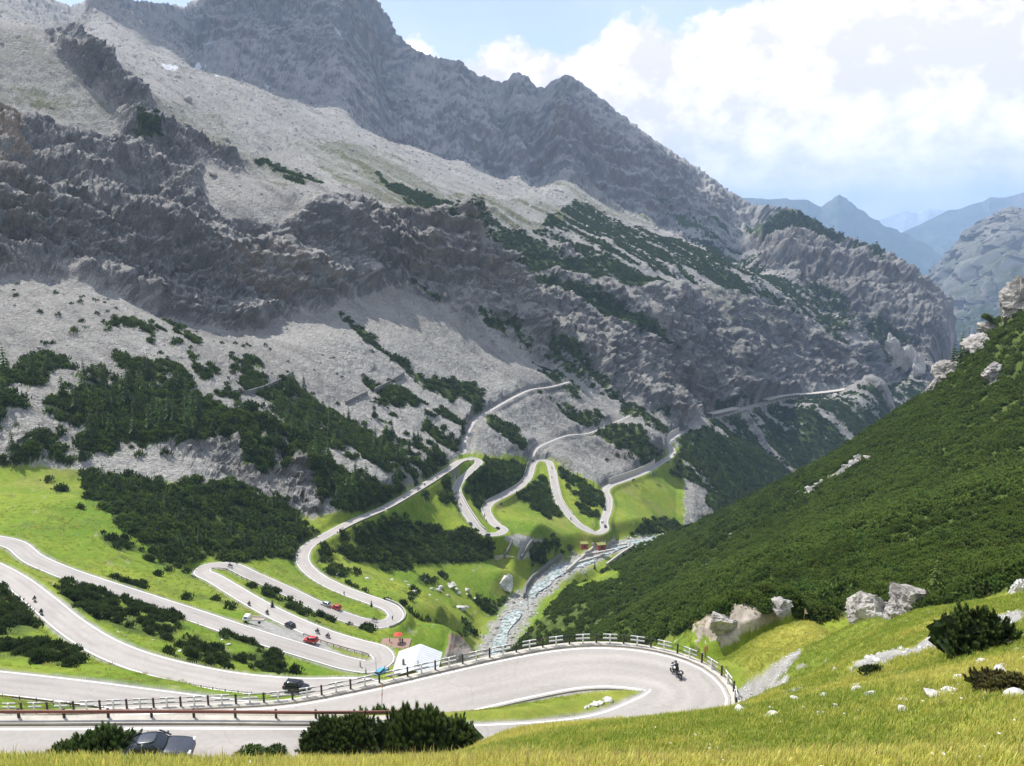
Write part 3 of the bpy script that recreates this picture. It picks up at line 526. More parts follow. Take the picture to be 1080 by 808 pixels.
# ------------------------------------------------------------------ roads
def road_mat(name, base, var=.12):
    m = simple_mat(name, base, .9, 0, .25, 30, .06, 3); return m
m_asph = road_mat('asphalt', (.375, .342, .312))
def wear(m):
    n = m.node_tree.nodes; l = m.node_tree.links; b = n['Principled BSDF']; src = b.inputs['Base Color'].links[0].from_socket
    a = n.new('ShaderNodeAttribute'); a.attribute_name = 'lane'; s3 = n.new('ShaderNodeSeparateXYZ'); l.new(a.outputs['Vector'], s3.inputs[0])
    def mt(op, x, y=0.0, z=0.0, cl=False):
        q = n.new('ShaderNodeMath'); q.operation = op; q.use_clamp = cl
        for i, v in enumerate((x, y, z)):
            if isinstance(v, (int, float)): q.inputs[i].default_value = v
            else: l.new(v, q.inputs[i])
        return q.outputs[0]
    tr_ = mt('MULTIPLY_ADD', mt('COSINE', mt('MULTIPLY', s3.outputs[1], 4.0)), .035, .0)      # wheel tracks in both lanes
    n1_ = n.new('ShaderNodeTexNoise'); n1_.inputs['Scale'].default_value = .09; n1_.inputs['Detail'].default_value = 3; v_ = n.new('ShaderNodeVectorMath'); v_.operation = 'MULTIPLY'; v_.inputs[1].default_value = (1, 5, 1); l.new(a.outputs['Vector'], v_.inputs[0]); l.new(v_.outputs[0], n1_.inputs['Vector'])
    pt = n.new('ShaderNodeMapRange'); l.new(n1_.outputs[0], pt.inputs[0]); pt.inputs[1].default_value = .35; pt.inputs[2].default_value = .65; pt.inputs[3].default_value = -.10; pt.inputs[4].default_value = .07
    vo_ = n.new('ShaderNodeTexVoronoi'); vo_.feature = 'DISTANCE_TO_EDGE'; vo_.inputs['Scale'].default_value = .10; n2_ = n.new('ShaderNodeTexNoise'); n2_.inputs['Scale'].default_value = .6; n2_.inputs['Detail'].default_value = 5; l.new(a.outputs['Vector'], n2_.inputs['Vector'])
    w2 = n.new('ShaderNodeVectorMath'); w2.operation = 'MULTIPLY_ADD'; w2.inputs[1].default_value = (2.2, 2.2, 0); l.new(n2_.outputs['Color'], w2.inputs[0]); l.new(a.outputs['Vector'], w2.inputs[2]); l.new(w2.outputs[0], vo_.inputs['Vector'])
    ck = n.new('ShaderNodeMapRange'); l.new(vo_.outputs['Distance'], ck.inputs[0]); ck.inputs[1].default_value = .0; ck.inputs[2].default_value = .012; ck.inputs[3].default_value = -.10; ck.inputs[4].default_value = 0
    tot = mt('ADD', mt('ADD', tr_, pt.outputs[0]), mt('ADD', ck.outputs[0], 1.0)); h = n.new('ShaderNodeHueSaturation'); l.new(src, h.inputs['Color']); l.new(tot, h.inputs['Value']); l.new(h.outputs[0], b.inputs['Base Color'])
wear(m_asph); m_line = simple_mat('road paint', (.78, .78, .76), .7, var=.12, vscale=2); m_grav = simple_mat('gravel', (.42, .39, .36), .95, 0, .6, 8, .15, 1)
def frame(ch):
    t = np.gradient(ch, axis=0); t[:, 2] = 0
    k = np.ones(3) / 3
    for c in (0, 1): t[:, c] = np.convolve(np.pad(t[:, c], 1, 'edge'), k, 'valid')
    t /= np.linalg.norm(t, axis=1, keepdims=True) + 1e-9
    return t, np.stack([t[:, 1], -t[:, 0], 0 * t[:, 0]], -1)      # tangent, right-hand side
def strip(name, ch, o0, o1, dz, mat, kind='structure', n=2, skirt=0, parent=None):
    t, rt = frame(ch); offs = np.linspace(o0, o1, n); v = [ch + rt * o + [0, 0, dz] for o in offs]
    if skirt: v = [v[0] - [0, 0, skirt]] + v + [v[-1] - [0, 0, skirt]]
    m = len(v); V = np.stack(v, 1).reshape(-1, 3); i = (np.arange(len(ch) - 1)[:, None] * m + np.arange(m - 1)[None]).ravel()
    f = np.stack([i, i + 1, i + m + 1, i + m], -1)
    o = mesh_np(name, V, f, mat, False, parent)
    if name == 'road':
        L_ = np.concatenate([[0], np.cumsum(np.linalg.norm(np.diff(ch, axis=0), axis=1))]); av = np.zeros((len(ch), m, 3), np.float32); av[..., 0] = L_[:, None]; av[..., 1] = ([offs[0]] if skirt else []) + list(offs) + ([offs[-1]] if skirt else [])
        a_ = o.data.attributes.new('lane', 'FLOAT_VECTOR', 'POINT'); a_.data.foreach_set('vector', av.ravel())
    if kind and not parent: tag(o, kind=kind)
    return o
def box_strip(ch, o0, o1, z0, z1):
    """closed wall following a line: verts, faces"""
    t, rt = frame(ch); v = np.stack([ch + rt * o0 + [0, 0, z0], ch + rt * o1 + [0, 0, z0], ch + rt * o1 + [0, 0, z1], ch + rt * o0 + [0, 0, z1]], 1).reshape(-1, 3)
    f = []
    for i in range(len(ch) - 1):
        for a in range(4): b = (a + 1) % 4; f.append((i * 4 + a, i * 4 + b, i * 4 + 4 + b, i * 4 + 4 + a))
    e = (len(ch) - 1) * 4; f += [(3, 2, 1, 0), (e, e + 1, e + 2, e + 3)]
    return v, np.array(f)
for nm, ch, hw in (('road', chA, 3.3), ('road', chB, 3.0), ('road', chC, 2.95), ('road', chG, 4.5)):
    strip(nm, ch, -hw, hw, .0, m_asph, n=5, skirt=.5)
for nm, ch, hw in (('road_marking', chA, 3.3), ('road_marking', chB, 3.0), ('road_marking', chC, 2.95)):
    wd = .17 if ch is chA else .2
    for s in (-1, 1): strip(nm, ch, s * (hw - .22 - wd), s * (hw - .22), .006, m_line)
strip('path', chT, -1.6, 1.6, .02, m_grav, n=3, skirt=.5); strip('path', chT2, -1.2, 1.2, .02, m_grav, n=3, skirt=.5)
# ------------------------------------------------------------------ far ranges
def far_range(name, pts, r, depth, base, seed, mat, amp=.06, ncol=420, nrow=90, steepn=1.0):
    """a mountain wall with real depth: crest line given as photo column,row at distance r, falling off to base in front and behind"""
    pts = np.array(pts, float); a = []; t = []
    for px, py in pts:
        d = ray(px, py); a.append(math.atan2(d[0], d[1])); t.append(d[2] / math.hypot(d[0], d[1]))
    A_ = np.linspace(a[0], a[-1], ncol); T_ = np.interp(A_, a, t)
    u = np.concatenate([-(np.linspace(1, 0, nrow) ** 1.15), np.linspace(0, 1, 12)[1:] ** 1.2])
    aa, uu = np.meshgrid(A_, u, indexing='ij'); tt = np.repeat(T_[:, None], len(u), 1)
    rr = r + uu * depth; crest = tt * r; z = base + (crest - base) * (1 - np.abs(uu) ** (.8 * steepn))
    Pq = np.stack([rr * np.sin(aa), rr * np.cos(aa), z], -1).reshape(-1, 3)
    f = fbm(Pq * [1, 1, .35], 5.5 / depth, 6, .44 if amp > .1 else .55, seed=seed, ridged=True); f2 = fbm(Pq, 30 / depth, 4, .55, seed=seed + 5)
    e = np.minimum(1, np.abs(uu).ravel() * 5 + .12)
    Pq[:, 2] += (f * amp * e + f2 * amp * .18) * (crest.ravel() - base); Pq[:, 0] += f2 * amp * .7 * (crest.ravel() - base)
    n = len(u); i = (np.arange(ncol - 1)[:, None] * n + np.arange(n - 1)[None]).ravel()
    o = mesh_np(name, Pq, np.stack([i, i + n, i + n + 1, i + 1], -1), mat); tag(o, kind='structure'); return o
def hill_mat(name, lo, hi, z0, z1, stone, snow=None):
    m = bpy.data.materials.new(name); m.use_nodes = True; n = m.node_tree.nodes; l = m.node_tree.links; b = n['Principled BSDF']; b.inputs['Roughness'].default_value = .95; b.inputs['Specular IOR Level'].default_value = .1
    g = n.new('ShaderNodeNewGeometry'); no = n.new('ShaderNodeTexNoise'); no.inputs['Scale'].default_value = .004; no.inputs['Detail'].default_value = 8; no.inputs['Roughness'].default_value = .62; l.new(g.outputs['Position'], no.inputs['Vector'])
    sx = n.new('ShaderNodeSeparateXYZ'); l.new(g.outputs['Position'], sx.inputs[0]); sn = n.new('ShaderNodeSeparateXYZ'); l.new(g.outputs['Normal'], sn.inputs[0])
    h = n.new('ShaderNodeMapRange'); l.new(sx.outputs[2], h.inputs[0]); h.inputs[1].default_value = z0; h.inputs[2].default_value = z1
    a = n.new('ShaderNodeMath'); a.operation = 'MULTIPLY_ADD'; l.new(no.outputs[0], a.inputs[0]); a.inputs[1].default_value = 3.2; a.inputs[2].default_value = -1.6
    s_ = n.new('ShaderNodeMath'); s_.operation = 'ADD'; l.new(h.outputs[0], s_.inputs[0]); l.new(a.outputs[0], s_.inputs[1]); s_.use_clamp = True
    mx_ = n.new('ShaderNodeMix'); mx_.data_type = 'RGBA'; l.new(s_.outputs[0], mx_.inputs['Factor']); mx_.inputs['A'].default_value = (*lo, 1); mx_.inputs['B'].default_value = (*hi, 1)
    st = n.new('ShaderNodeMapRange'); l.new(sn.outputs[2], st.inputs[0]); st.inputs[1].default_value = .75; st.inputs[2].default_value = .45
    m2 = n.new('ShaderNodeMix'); m2.data_type = 'RGBA'; l.new(st.outputs[0], m2.inputs['Factor']); l.new(mx_.outputs['Result'], m2.inputs['A']); m2.inputs['B'].default_value = (*stone, 1)
    l.new(m2.outputs['Result'], b.inputs['Base Color']); return m
hm1 = hill_mat('far cliff land', (.045, .06, .03), (.22, .21, .19), -700, 500, (.21, .205, .20)); hm2 = hill_mat('far forest land', (.035, .055, .03), (.16, .15, .12), 0, 1400, (.14, .14, .13)); hm3 = hill_mat('snow land', (.35, .36, .38), (.8, .82, .85), 200, 1100, (.45, .46, .48))
far_range('hills', [(930, 380), (955, 325), (975, 293), (988, 278), (1003, 262), (1018, 246), (1030, 237), (1046, 228), (1060, 222), (1072, 219), (1085, 221), (1120, 205), (1200, 170), (1300, 160)], 5200, 1700, -900, 201, hm1, .17, 420, 200, 1.1)
far_range('hills', [(740, 208), (780, 208), (812, 210), (830, 211), (852, 212), (866, 219), (876, 212), (885, 206), (893, 210), (903, 220), (918, 229), (930, 236), (945, 243), (965, 252), (990, 268), (1010, 290), (1030, 330)], 11500, 3600, -1700, 211, hm2, .05)
far_range('hills', [(880, 300), (900, 283), (920, 262), (950, 246), (975, 235), (1000, 222), (1012, 221), (1024, 216), (1036, 213), (1044, 208), (1060, 208), (1080, 203), (1140, 190), (1300, 180)], 14500, 4500, -1900, 221, hm2, .05)
far_range('hills', [(860, 262), (900, 243), (925, 233), (940, 228), (955, 222), (968, 224), (980, 219), (992, 222), (1010, 226), (1040, 240), (1080, 260)], 21000, 4500, -1700, 231, hm3, .035)
# valley floor out to the horizon
fl = mesh_np('ground', [(-14000, 6000, -900), (26000, 6000, -900), (30000, 30000, -900), (-14000, 30000, -900)], [(0, 1, 2, 3)], hm2); tag(fl, kind='structure')
# ------------------------------------------------------------------ the air
hz_m = bpy.data.materials.new('haze'); hz_m.use_nodes = True; hn = hz_m.node_tree.nodes; hl = hz_m.node_tree.links
for n in list(hn): hn.remove(n)
ho = hn.new('ShaderNodeOutputMaterial'); hv = hn.new('ShaderNodeVolumePrincipled'); hv.inputs['Density'].default_value = 7.2e-5; hv.inputs['Color'].default_value = (.50, .70, 1.0, 1); hv.inputs['Density Attribute'].default_value = ''
hl.new(hv.outputs[0], ho.inputs['Volume'])
bz = [(-16000, -300, -2800), (32000, -300, -2800), (32000, 31000, -2800), (-16000, 31000, -2800)]; hb = bz + [(x, y, 1280) for x, y, _ in bz]
hzo = mesh_np('haze', hb, [(0, 3, 2, 1), (4, 5, 6, 7), (0, 1, 5, 4), (1, 2, 6, 5), (2, 3, 7, 6), (3, 0, 4, 7)], hz_m, False); tag(hzo, kind='stuff')
# ------------------------------------------------------------------ the cloud that stands over the high face and shades it
m_cloud = simple_mat('cloud', (.9, .9, .92), 1)
QPX, QPY, _ = proj(P3n[:, 0], P3n[:, 1], P3n[:, 2])
cs = inpoly(QPX, QPY, ply("-200,-200 108,-20 120,20 180,52 262,92 380,145 470,165 560,185 640,205 700,235 770,262 745,225 715,185 670,140 625,100 600,80 500,40 420,-60 300,-200")) & (P3n[:, 2] > -100) & (VR > 1900) & (VR < 3100)
ci = np.nonzero(cs)[0]; rr_ = np.random.default_rng(5); ci = rr_.choice(ci, 1500)
bm0 = bmesh.new(); bmesh.ops.create_icosphere(bm0, subdivisions=2, radius=1); iv = np.array([v.co[:] for v in bm0.verts]); ifc = np.array([[v.index for v in f.verts] for f in bm0.faces]); bm0.free()
CV, CF = [], []
for k, i in enumerate(ci):
    h = 2500 + rr_.uniform(-60, 160); p = P3n[i] + SV * ((h - P3n[i][2]) / SV[2]); s_ = rr_.uniform(22, 60)
    p = p + rr_.normal(0, 14, 3) * [1, 1, .3]
    CV.append(iv * [s_ * 1.2, s_ * 1.2, s_ * .8] + p); CF.append(ifc + k * len(iv))
CV = np.vstack(CV); CV += (fbm(CV, 1 / 30, 4, .55, seed=301)[:, None]) * 14
tag(mesh_np('cloud', CV, np.vstack(CF), m_cloud), kind='stuff')
# ------------------------------------------------------------------ vegetation
def leaf_mat(name, base, tip, rnd=.25, trans=.25):
    m = bpy.data.materials.new(name); m.use_nodes = True; n = m.node_tree.nodes; l = m.node_tree.links; b = n['Principled BSDF']; b.inputs['Roughness'].default_value = .75; b.inputs['Specular IOR Level'].default_value = .25
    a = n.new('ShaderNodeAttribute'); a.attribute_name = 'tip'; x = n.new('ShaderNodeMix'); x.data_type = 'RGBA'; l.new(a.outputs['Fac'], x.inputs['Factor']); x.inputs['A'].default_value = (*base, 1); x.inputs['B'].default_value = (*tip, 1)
    oi = n.new('ShaderNodeObjectInfo'); mr = n.new('ShaderNodeMapRange'); l.new(oi.outputs['Random'], mr.inputs[0]); mr.inputs[3].default_value = 1 - rnd; mr.inputs[4].default_value = 1 + rnd
    oh = n.new('ShaderNodeMath'); oh.operation = 'MULTIPLY_ADD'; l.new(oi.outputs['Random'], oh.inputs[0]); oh.inputs[1].default_value = 7.13; oh.inputs[2].default_value = .2
    of = n.new('ShaderNodeMath'); of.operation = 'FRACT'; l.new(oh.outputs[0], of.inputs[0]); mh = n.new('ShaderNodeMapRange'); l.new(of.outputs[0], mh.inputs[0]); mh.inputs[3].default_value = .485; mh.inputs[4].default_value = .512
    h = n.new('ShaderNodeHueSaturation'); l.new(x.outputs['Result'], h.inputs['Color']); l.new(mr.outputs[0], h.inputs['Value']); l.new(mh.outputs[0], h.inputs['Hue']); l.new(h.outputs[0], b.inputs['Base Color'])
    if trans:
        t = n.new('ShaderNodeBsdfTranslucent'); l.new(h.outputs[0], t.inputs[0]); ms_ = n.new('ShaderNodeMixShader'); ms_.inputs[0].default_value = trans; l.new(b.outputs[0], ms_.inputs[1]); l.new(t.outputs[0], ms_.inputs[2]); l.new(ms_.outputs[0], n['Material Output'].inputs[0])
    return m
m_mugo = leaf_mat('dwarf pine needles', (.040, .072, .014), (.21, .30, .05)); m_mugo_d = leaf_mat('dark pine needles', (.030, .052, .015), (.120, .180, .040))  # second set is a darker green, for woods, thickets and the front bank
m_conif = leaf_mat('conifer needles', (.028, .050, .016), (.095, .150, .040), .3); m_larch = leaf_mat('larch needles', (.06, .11, .02), (.17, .26, .05), .2)
m_bark = simple_mat('bark', (.12, .09, .07), .95, 0, .5, 8, .2)
m_grass = leaf_mat('meadow grass', (.34, .37, .05), (.82, .74, .20), .25, .4); m_grass2 = leaf_mat('green grass', (.18, .26, .03), (.44, .50, .10), .25, .4)
m_flow = simple_mat('white flower', (.85, .85, .8), .7)
def V3(*a): return np.array(a, float)
class Blades:
    def __init__(s): s.v = []; s.f = []; s.t = []
    def tri(s, a, b, c, ta, tb, tc_): k = len(s.v); s.v += [a, b, c]; s.f.append((k, k + 1, k + 2)); s.t += [ta, tb, tc_]
    def make(s, name, mat, parent=None, link=True):
        o = mesh_np(name, s.v, s.f, mat, False, parent)
        at_ = o.data.attributes.new('tip', 'FLOAT', 'POINT'); at_.data.foreach_set('value', np.clip(np.array(s.t, np.float32), 0, 1))
        if not link: COL.objects.unlink(o)
        return o
def perp(a):
    b = np.cross(a, V3(0, 0, 1) if abs(a[2]) < .9 else V3(1, 0, 0)); b /= np.linalg.norm(b); return b, np.cross(a, b)
def shoot(B, base, ax, ln, wd, nb, rs, layers=3, bw=.22):
    """an upright candle of needles: whorls of narrow blades around the axis"""
    u, v = perp(ax)
    for j in range(layers):
        t0 = j / layers; c = base + ax * ln * (t0 * .78)
        for k in range(nb):
            a = 6.283 * (k + rs.random() * .7 + j * .5) / nb; dr = u * math.cos(a) + v * math.sin(a); w_ = wd * (1 - .45 * t0)
            e = c + ax * ln * (.36 + .12 * rs.random()) + dr * w_; sd_ = np.cross(ax, dr) * wd * bw * 2
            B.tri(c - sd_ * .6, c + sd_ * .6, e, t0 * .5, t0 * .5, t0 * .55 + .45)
def mugo(name, seed, n, rad, hgt, sl, nb, layers, mat, link=False, parent=None, core=True, bw=.3):
    rs = np.random.default_rng(seed); B = Blades()
    if core:   # dark inner branches
        for k in range(int(n * .5)):
            a = rs.random() * 6.283; r_ = rad * rs.random() ** .5 * .8; p = V3(r_ * math.cos(a), r_ * math.sin(a), hgt * (1 - (r_ / rad) ** 2) * .55)
            u = rs.normal(0, 1, 3); u /= np.linalg.norm(u); w_ = np.cross(u, rs.normal(0, 1, 3)); w_ /= np.linalg.norm(w_) + 1e-6
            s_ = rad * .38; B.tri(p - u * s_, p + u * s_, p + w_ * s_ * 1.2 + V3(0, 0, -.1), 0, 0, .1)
    for k in range(n):
        a = rs.random() * 6.283; q = rs.random() ** .55; r_ = rad * q * (1 + .22 * math.sin(3 * a + seed) + .12 * math.sin(5 * a))
        z = hgt * (1 - q ** 2.2) * .72 * (.75 + .5 * rs.random()); b = V3(r_ * math.cos(a), r_ * math.sin(a), z)
        ax = V3(math.cos(a) * q * .55, math.sin(a) * q * .55, 1) + rs.normal(0, .13, 3); ax /= np.linalg.norm(ax)
        shoot(B, b, ax, sl * (.7 + .7 * rs.random()), sl * .34, nb, rs, layers, bw)
    return B.make(name, mat, parent, link)
def conifer_crown(name, seed, h, rad, mat, link=False, parent=None, whorls=13, nb=9, low=.08):
    rs = np.random.default_rng(seed); B = Blades()
    for j in range(whorls):
        t = j / (whorls - 1); z = h * (low + (1 - low) * t) ; R_ = rad * (1 - t) ** .85 * (.8 + .35 * rs.random()) + .06 * rad
        m_ = max(4, int(nb * (1 - t * .5)))
        for k in range(m_):
            a = 6.283 * (k + rs.random()) / m_; dr = V3(math.cos(a), math.sin(a), 0); ll = R_ * (.65 + .5 * rs.random()); sd_ = V3(-dr[1], dr[0], 0)
            top = V3(0, 0, z + ll * .18); end = dr * ll + V3(0, 0, z - ll * (.22 + .25 * rs.random())); mid = dr * ll * .55 + V3(0, 0, z + ll * .02); w_ = ll * .30
            B.tri(top, mid - sd_ * w_, end, .1, .5, .9); B.tri(top, end, mid + sd_ * w_, .1, .9, .5)
            lo = mid + V3(0, 0, -ll * .22); B.tri(mid - sd_ * w_ * .9, mid + sd_ * w_ * .9, lo + dr * ll * .2, .3, .3, 0)
    B.tri(V3(-.05 * rad, 0, h * .93), V3(.05 * rad, 0, h * .93), V3(0, 0, h * 1.05), .5, .5, 1)
    return B.make(name, mat, parent, link)
def scatter(name, proto, pos, scl, rot, tilt=None, kind='stuff', label=None):
    """one object: copies of a plant or stone on many points"""
    me = bpy.data.meshes.new(name); me.vertices.add(len(pos)); me.vertices.foreach_set('co', np.asarray(pos, np.float32).ravel())
    a = me.attributes.new('scl', 'FLOAT_VECTOR', 'POINT'); a.data.foreach_set('vector', np.asarray(scl, np.float32).ravel())
    rv = np.zeros((len(pos), 3), np.float32); rv[:, 2] = rot
    if tilt is not None: rv[:, :2] = tilt
    a = me.attributes.new('rot', 'FLOAT_VECTOR', 'POINT'); a.data.foreach_set('vector', rv.ravel())
    o = bpy.data.objects.new(name, me); COL.objects.link(o)
    g = bpy.data.node_groups.new(name, 'GeometryNodeTree'); g.interface.new_socket('Geometry', in_out='INPUT', socket_type='NodeSocketGeometry'); g.interface.new_socket('Geometry', in_out='OUTPUT', socket_type='NodeSocketGeometry')
    n = g.nodes; l = g.links; gi = n.new('NodeGroupInput'); go = n.new('NodeGroupOutput'); ip = n.new('GeometryNodeInstanceOnPoints'); ob = n.new('GeometryNodeObjectInfo'); ob.inputs['Object'].default_value = proto
    na = n.new('GeometryNodeInputNamedAttribute'); na.data_type = 'FLOAT_VECTOR'; na.inputs['Name'].default_value = 'scl'
    nb_ = n.new('GeometryNodeInputNamedAttribute'); nb_.data_type = 'FLOAT_VECTOR'; nb_.inputs['Name'].default_value = 'rot'; er = n.new('FunctionNodeEulerToRotation'); l.new(nb_.outputs[0], er.inputs[0])
    l.new(gi.outputs[0], ip.inputs['Points']); l.new(ob.outputs['Geometry'], ip.inputs['Instance']); l.new(er.outputs[0], ip.inputs['Rotation']); l.new(na.outputs[0], ip.inputs['Scale']); l.new(ip.outputs[0], go.inputs[0])
    md = o.modifiers.new('scatter', 'NODES'); md.node_group = g
    tag(o, label, None, None, kind); return o
# candidate places: every cell of the land that the view can reach
GP = P3n.reshape(NC, NR, 3); du = np.zeros_like(GP); dv = np.zeros_like(GP); du[:-1] = GP[1:] - GP[:-1]; dv[:, :-1] = GP[:, 1:] - GP[:, :-1]
area = np.linalg.norm(np.cross(du, dv), axis=2).ravel(); du = du.reshape(-1, 3); dv = dv.reshape(-1, 3)
tane = (GP[..., 2] + 3.0) / np.hypot(GP[..., 0], GP[..., 1]); cm = np.maximum.accumulate(GP[..., 2] / np.hypot(GP[..., 0], GP[..., 1]), axis=1)
vis = (tane >= cm - .004).ravel() & (QPX > -110) & (QPX < 1190) & (QPY < 850)
srng = np.random.default_rng(77)
def sample(dens):
    """points by area: expected number per square metre at every cell"""
    lam = area * dens * vis; k = srng.poisson(np.minimum(lam, 40)); i = np.repeat(np.arange(len(k)), k)
    return P3n[i] + du[i] * srng.random((len(i), 1)) + dv[i] * srng.random((len(i), 1)), i
def put(name, protos, p, i, smin, smax, flat=1.0, tilt=0.0, sink=.0, label=None):
    m_ = len(protos); w_ = srng.integers(0, m_, len(p)); s_ = srng.uniform(smin, smax, len(p)) if np.isscalar(smin) else smin + (smax - smin) * srng.random(len(p))
    for k in range(m_):
        q = w_ == k; sc = np.stack([s_[q]] * 3, -1); sc[:, 2] *= flat
        scatter(name, protos[k], p[q] - [0, 0, sink], sc, srng.random(q.sum()) * 6.283, (srng.normal(0, tilt, (q.sum(), 2)) if tilt else None), label=label)
clump3 = fbm(P3, 1 / 13, 3, .5, seed=151)
PRO_FAR = [mugo('dwarf_pine', 400 + k, 26, 1.5, 1.6, .95, 4, 2, m_mugo, bw=.45) for k in range(3)]
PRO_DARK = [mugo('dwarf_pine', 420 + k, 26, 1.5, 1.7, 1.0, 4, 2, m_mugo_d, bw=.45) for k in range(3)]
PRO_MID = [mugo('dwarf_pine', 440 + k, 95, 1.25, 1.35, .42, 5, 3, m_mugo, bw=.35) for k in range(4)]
PRO_LARCH = mugo('green_shrub', 460, 30, 1.5, 1.9, .9, 4, 2, m_larch, bw=.45)
# the long slope on the right
dR = RIGHT * np.interp(VR, [90, 140, 300, 640], [.42, .40, .28, .22]) * np.clip(.95 + clump3 * 1.6 + clump * 1.1, .32, 1.8)
p, i = sample(dR); nearm = VR[i] < 175; print('right slope', len(p), nearm.sum())
sz = np.interp(VR[i], [90, 300], [.72, 1.05]) * (.7 + .6 * srng.random(len(p)))
put('dwarf_pine_slope', PRO_MID[:3], p[nearm], None, .75, 1.35, sink=.1); put('dwarf_pine_slope', PRO_FAR, p[~nearm], None, .7, 1.35, sink=.15)
lp_ = (srng.random(len(p)) < .015) & (clump3[i] > .05); put('green_shrub_slope', [PRO_LARCH], p[lp_], None, .8, 1.7, sink=.15)
# forest and thickets under the cliffs, left of the stream
near_v = veg * (VR < 640) * (VD > 2.0)
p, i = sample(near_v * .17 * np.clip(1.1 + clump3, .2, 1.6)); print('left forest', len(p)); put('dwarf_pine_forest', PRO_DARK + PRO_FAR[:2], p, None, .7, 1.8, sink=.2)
# sparse bushes climbing the scree
p, i = sample(MOUNT * (1 - veg) * (VR < 640) * (VD > 3) * (c2 < -.12) * (clump < .1) * .012); put('dwarf_pine_forest', PRO_DARK, p, None, .6, 1.3, sink=.2)
p, i = sample((VR > 640) * (VR < 2300) * veg * (VD > 3) * .05); print('far mats', len(p)); put('dwarf_pine_mat', PRO_DARK, p, None, 1.1, 2.3, sink=.4, flat=.8)
# scree boulders
def rock_mesh(name, seed, mat, sub=3, link=False, parent=None, amp=.35, dims=(1, 1, 1), f=1.1, cut=True):
    b = bmesh.new(); bmesh.ops.create_icosphere(b, subdivisions=sub, radius=1); v = np.array([q.co[:] for q in b.verts]); fc_ = np.array([[q.index for q in t.verts] for t in b.faces]); b.free()
    rs = np.random.default_rng(seed)
    if cut:
        for _ in range(11):      # broken faces
            n_ = rs.normal(0, 1, 3); n_ /= np.linalg.norm(n_); d_ = rs.uniform(.45, .85); e = v @ n_ - d_; v -= np.maximum(e, 0)[:, None] * n_ * .95
    v *= (1 + amp * fbm(v + seed, f, 5, .6, seed=seed % 50, ridged=True) * .6)[:, None]; v *= dims
    return mesh_np(name, v, fc_, mat, sub < 3, parent) if link else _unl(mesh_np(name, v, fc_, mat, False, parent))
def _unl(o): COL.objects.unlink(o); return o
m_stone = simple_mat('limestone', (.40, .38, .35), .95, 0, .8, 3, .3, .8); m_stone_w = simple_mat('pale limestone', (.58, .56, .53), .95, 0, .8, 2.2, .3, .6)
PRO_ST = [rock_mesh('stone', 500 + k, m_stone, 2, amp=.3) for k in range(4)]
p, i = sample((VR > 420) * (VR < 2000) * MOUNT * (veg < .5) * (cliff_raw < .5) * (VD > 2) * .010 * np.clip(fine + .7 + streak_f, .05, 2.5)); s0 = np.exp(srng.normal(-.2, .55, len(p))) * np.interp(VR[i], [420, 1000, 2000], [.5, .9, 1.8])
print('stones', len(p)); put('scree_stones', PRO_ST, p, None, s0, s0, flat=.8, tilt=.5)
p, i = sample(river_m * .16 + SLIDE * .06); put('river_stones', PRO_ST, p, None, .3, 1.5, flat=.7, tilt=.4)
p, i = sample(GRAV * (VR < 95) * 7.0 + (VR < 75) * (1 - GRAV) * offroad * fg * .10); s0 = np.exp(srng.normal(-2.9, .5, len(p))) * 1.1; put('gravel_stones', [rock_mesh('stone', 520 + k, m_stone_w, 1, amp=.2) for k in range(3)], p, None, s0, s0, flat=.7, tilt=.4)
# meadow grass near the viewer
def tuft(name, seed, mat, n, h, spread, w_):
    rs = np.random.default_rng(seed); B = Blades()
    for k in range(n):
        a = rs.random() * 6.283; r_ = spread * rs.random() ** .5; b = V3(r_ * math.cos(a), r_ * math.sin(a), -.03); ln = h * rs.uniform(.55, 1.15); a2 = rs.random() * 6.283; ben = ln * rs.uniform(.1, .5)
        s_ = V3(math.cos(a2 + 1.57), math.sin(a2 + 1.57), 0) * w_; m1_ = b + V3(math.cos(a2) * ben * .3, math.sin(a2) * ben * .3, ln * .6); e = b + V3(math.cos(a2) * ben, math.sin(a2) * ben, ln)
        B.tri(b - s_, b + s_, m1_ + s_ * .7, 0, 0, .5); B.tri(b - s_, m1_ + s_ * .7, m1_ - s_ * .7, 0, .5, .5); B.tri(m1_ - s_ * .7, m1_ + s_ * .7, e, .5, .5, 1)
    return B.make(name, mat, None, False)
TU = [tuft('grass', 600 + k, m_grass, 26, .125, .15, .005) for k in range(3)]; TG = [tuft('grass', 620 + k, m_grass2, 26, .085, .15, .006) for k in range(3)]
gd = fg * offroad * (GRAV < .5) * (VR > 4.5) * (VF < .6) * np.interp(VR, [5, 12, 25, 45, 95], [110, 95, 55, 26, 8])
dryf = np.clip(.60 + fn2 * 2.0 - .55 * sstep(35, 62, VR), .1, .95)
p, i = sample(gd * dryf); print('grass', len(p)); sz = np.interp(VR[i], [8, 90], [.95, 1.5]); put('dry_meadow_grass', TU, p, None, sz * .7, sz * 1.3)
p, i = sample(gd * (1 - dryf)); sz = np.interp(VR[i], [8, 90], [.95, 1.5]); print('green', len(p)); put('green_meadow_grass', TG, p, None, sz * .7, sz * 1.3)
m_stalk = leaf_mat('dry stalks', (.36, .30, .08), (.72, .58, .24), .3, .35); TS = [tuft('grass', 660 + k, m_stalk, 10, .135, .16, .004) for k in range(2)]
p, i = sample(gd * .08 * np.clip(.3 + fn2 * 2.5, 0, 2)); put('dry_stalks', TS, p, None, .8, 1.7)
TM = [tuft('grass', 640 + k, m_grass2, 22, .55, .9, .05) for k in range(2)]
p, i = sample((VR > 60) * (VR < 125) * offroad * (GRAV < .5) * (OUTC < .5) * (RIGHT < .5) * (PX > 600) * 1.2); put('green_meadow_grass', TG, p, None, 1.8, 3.0)
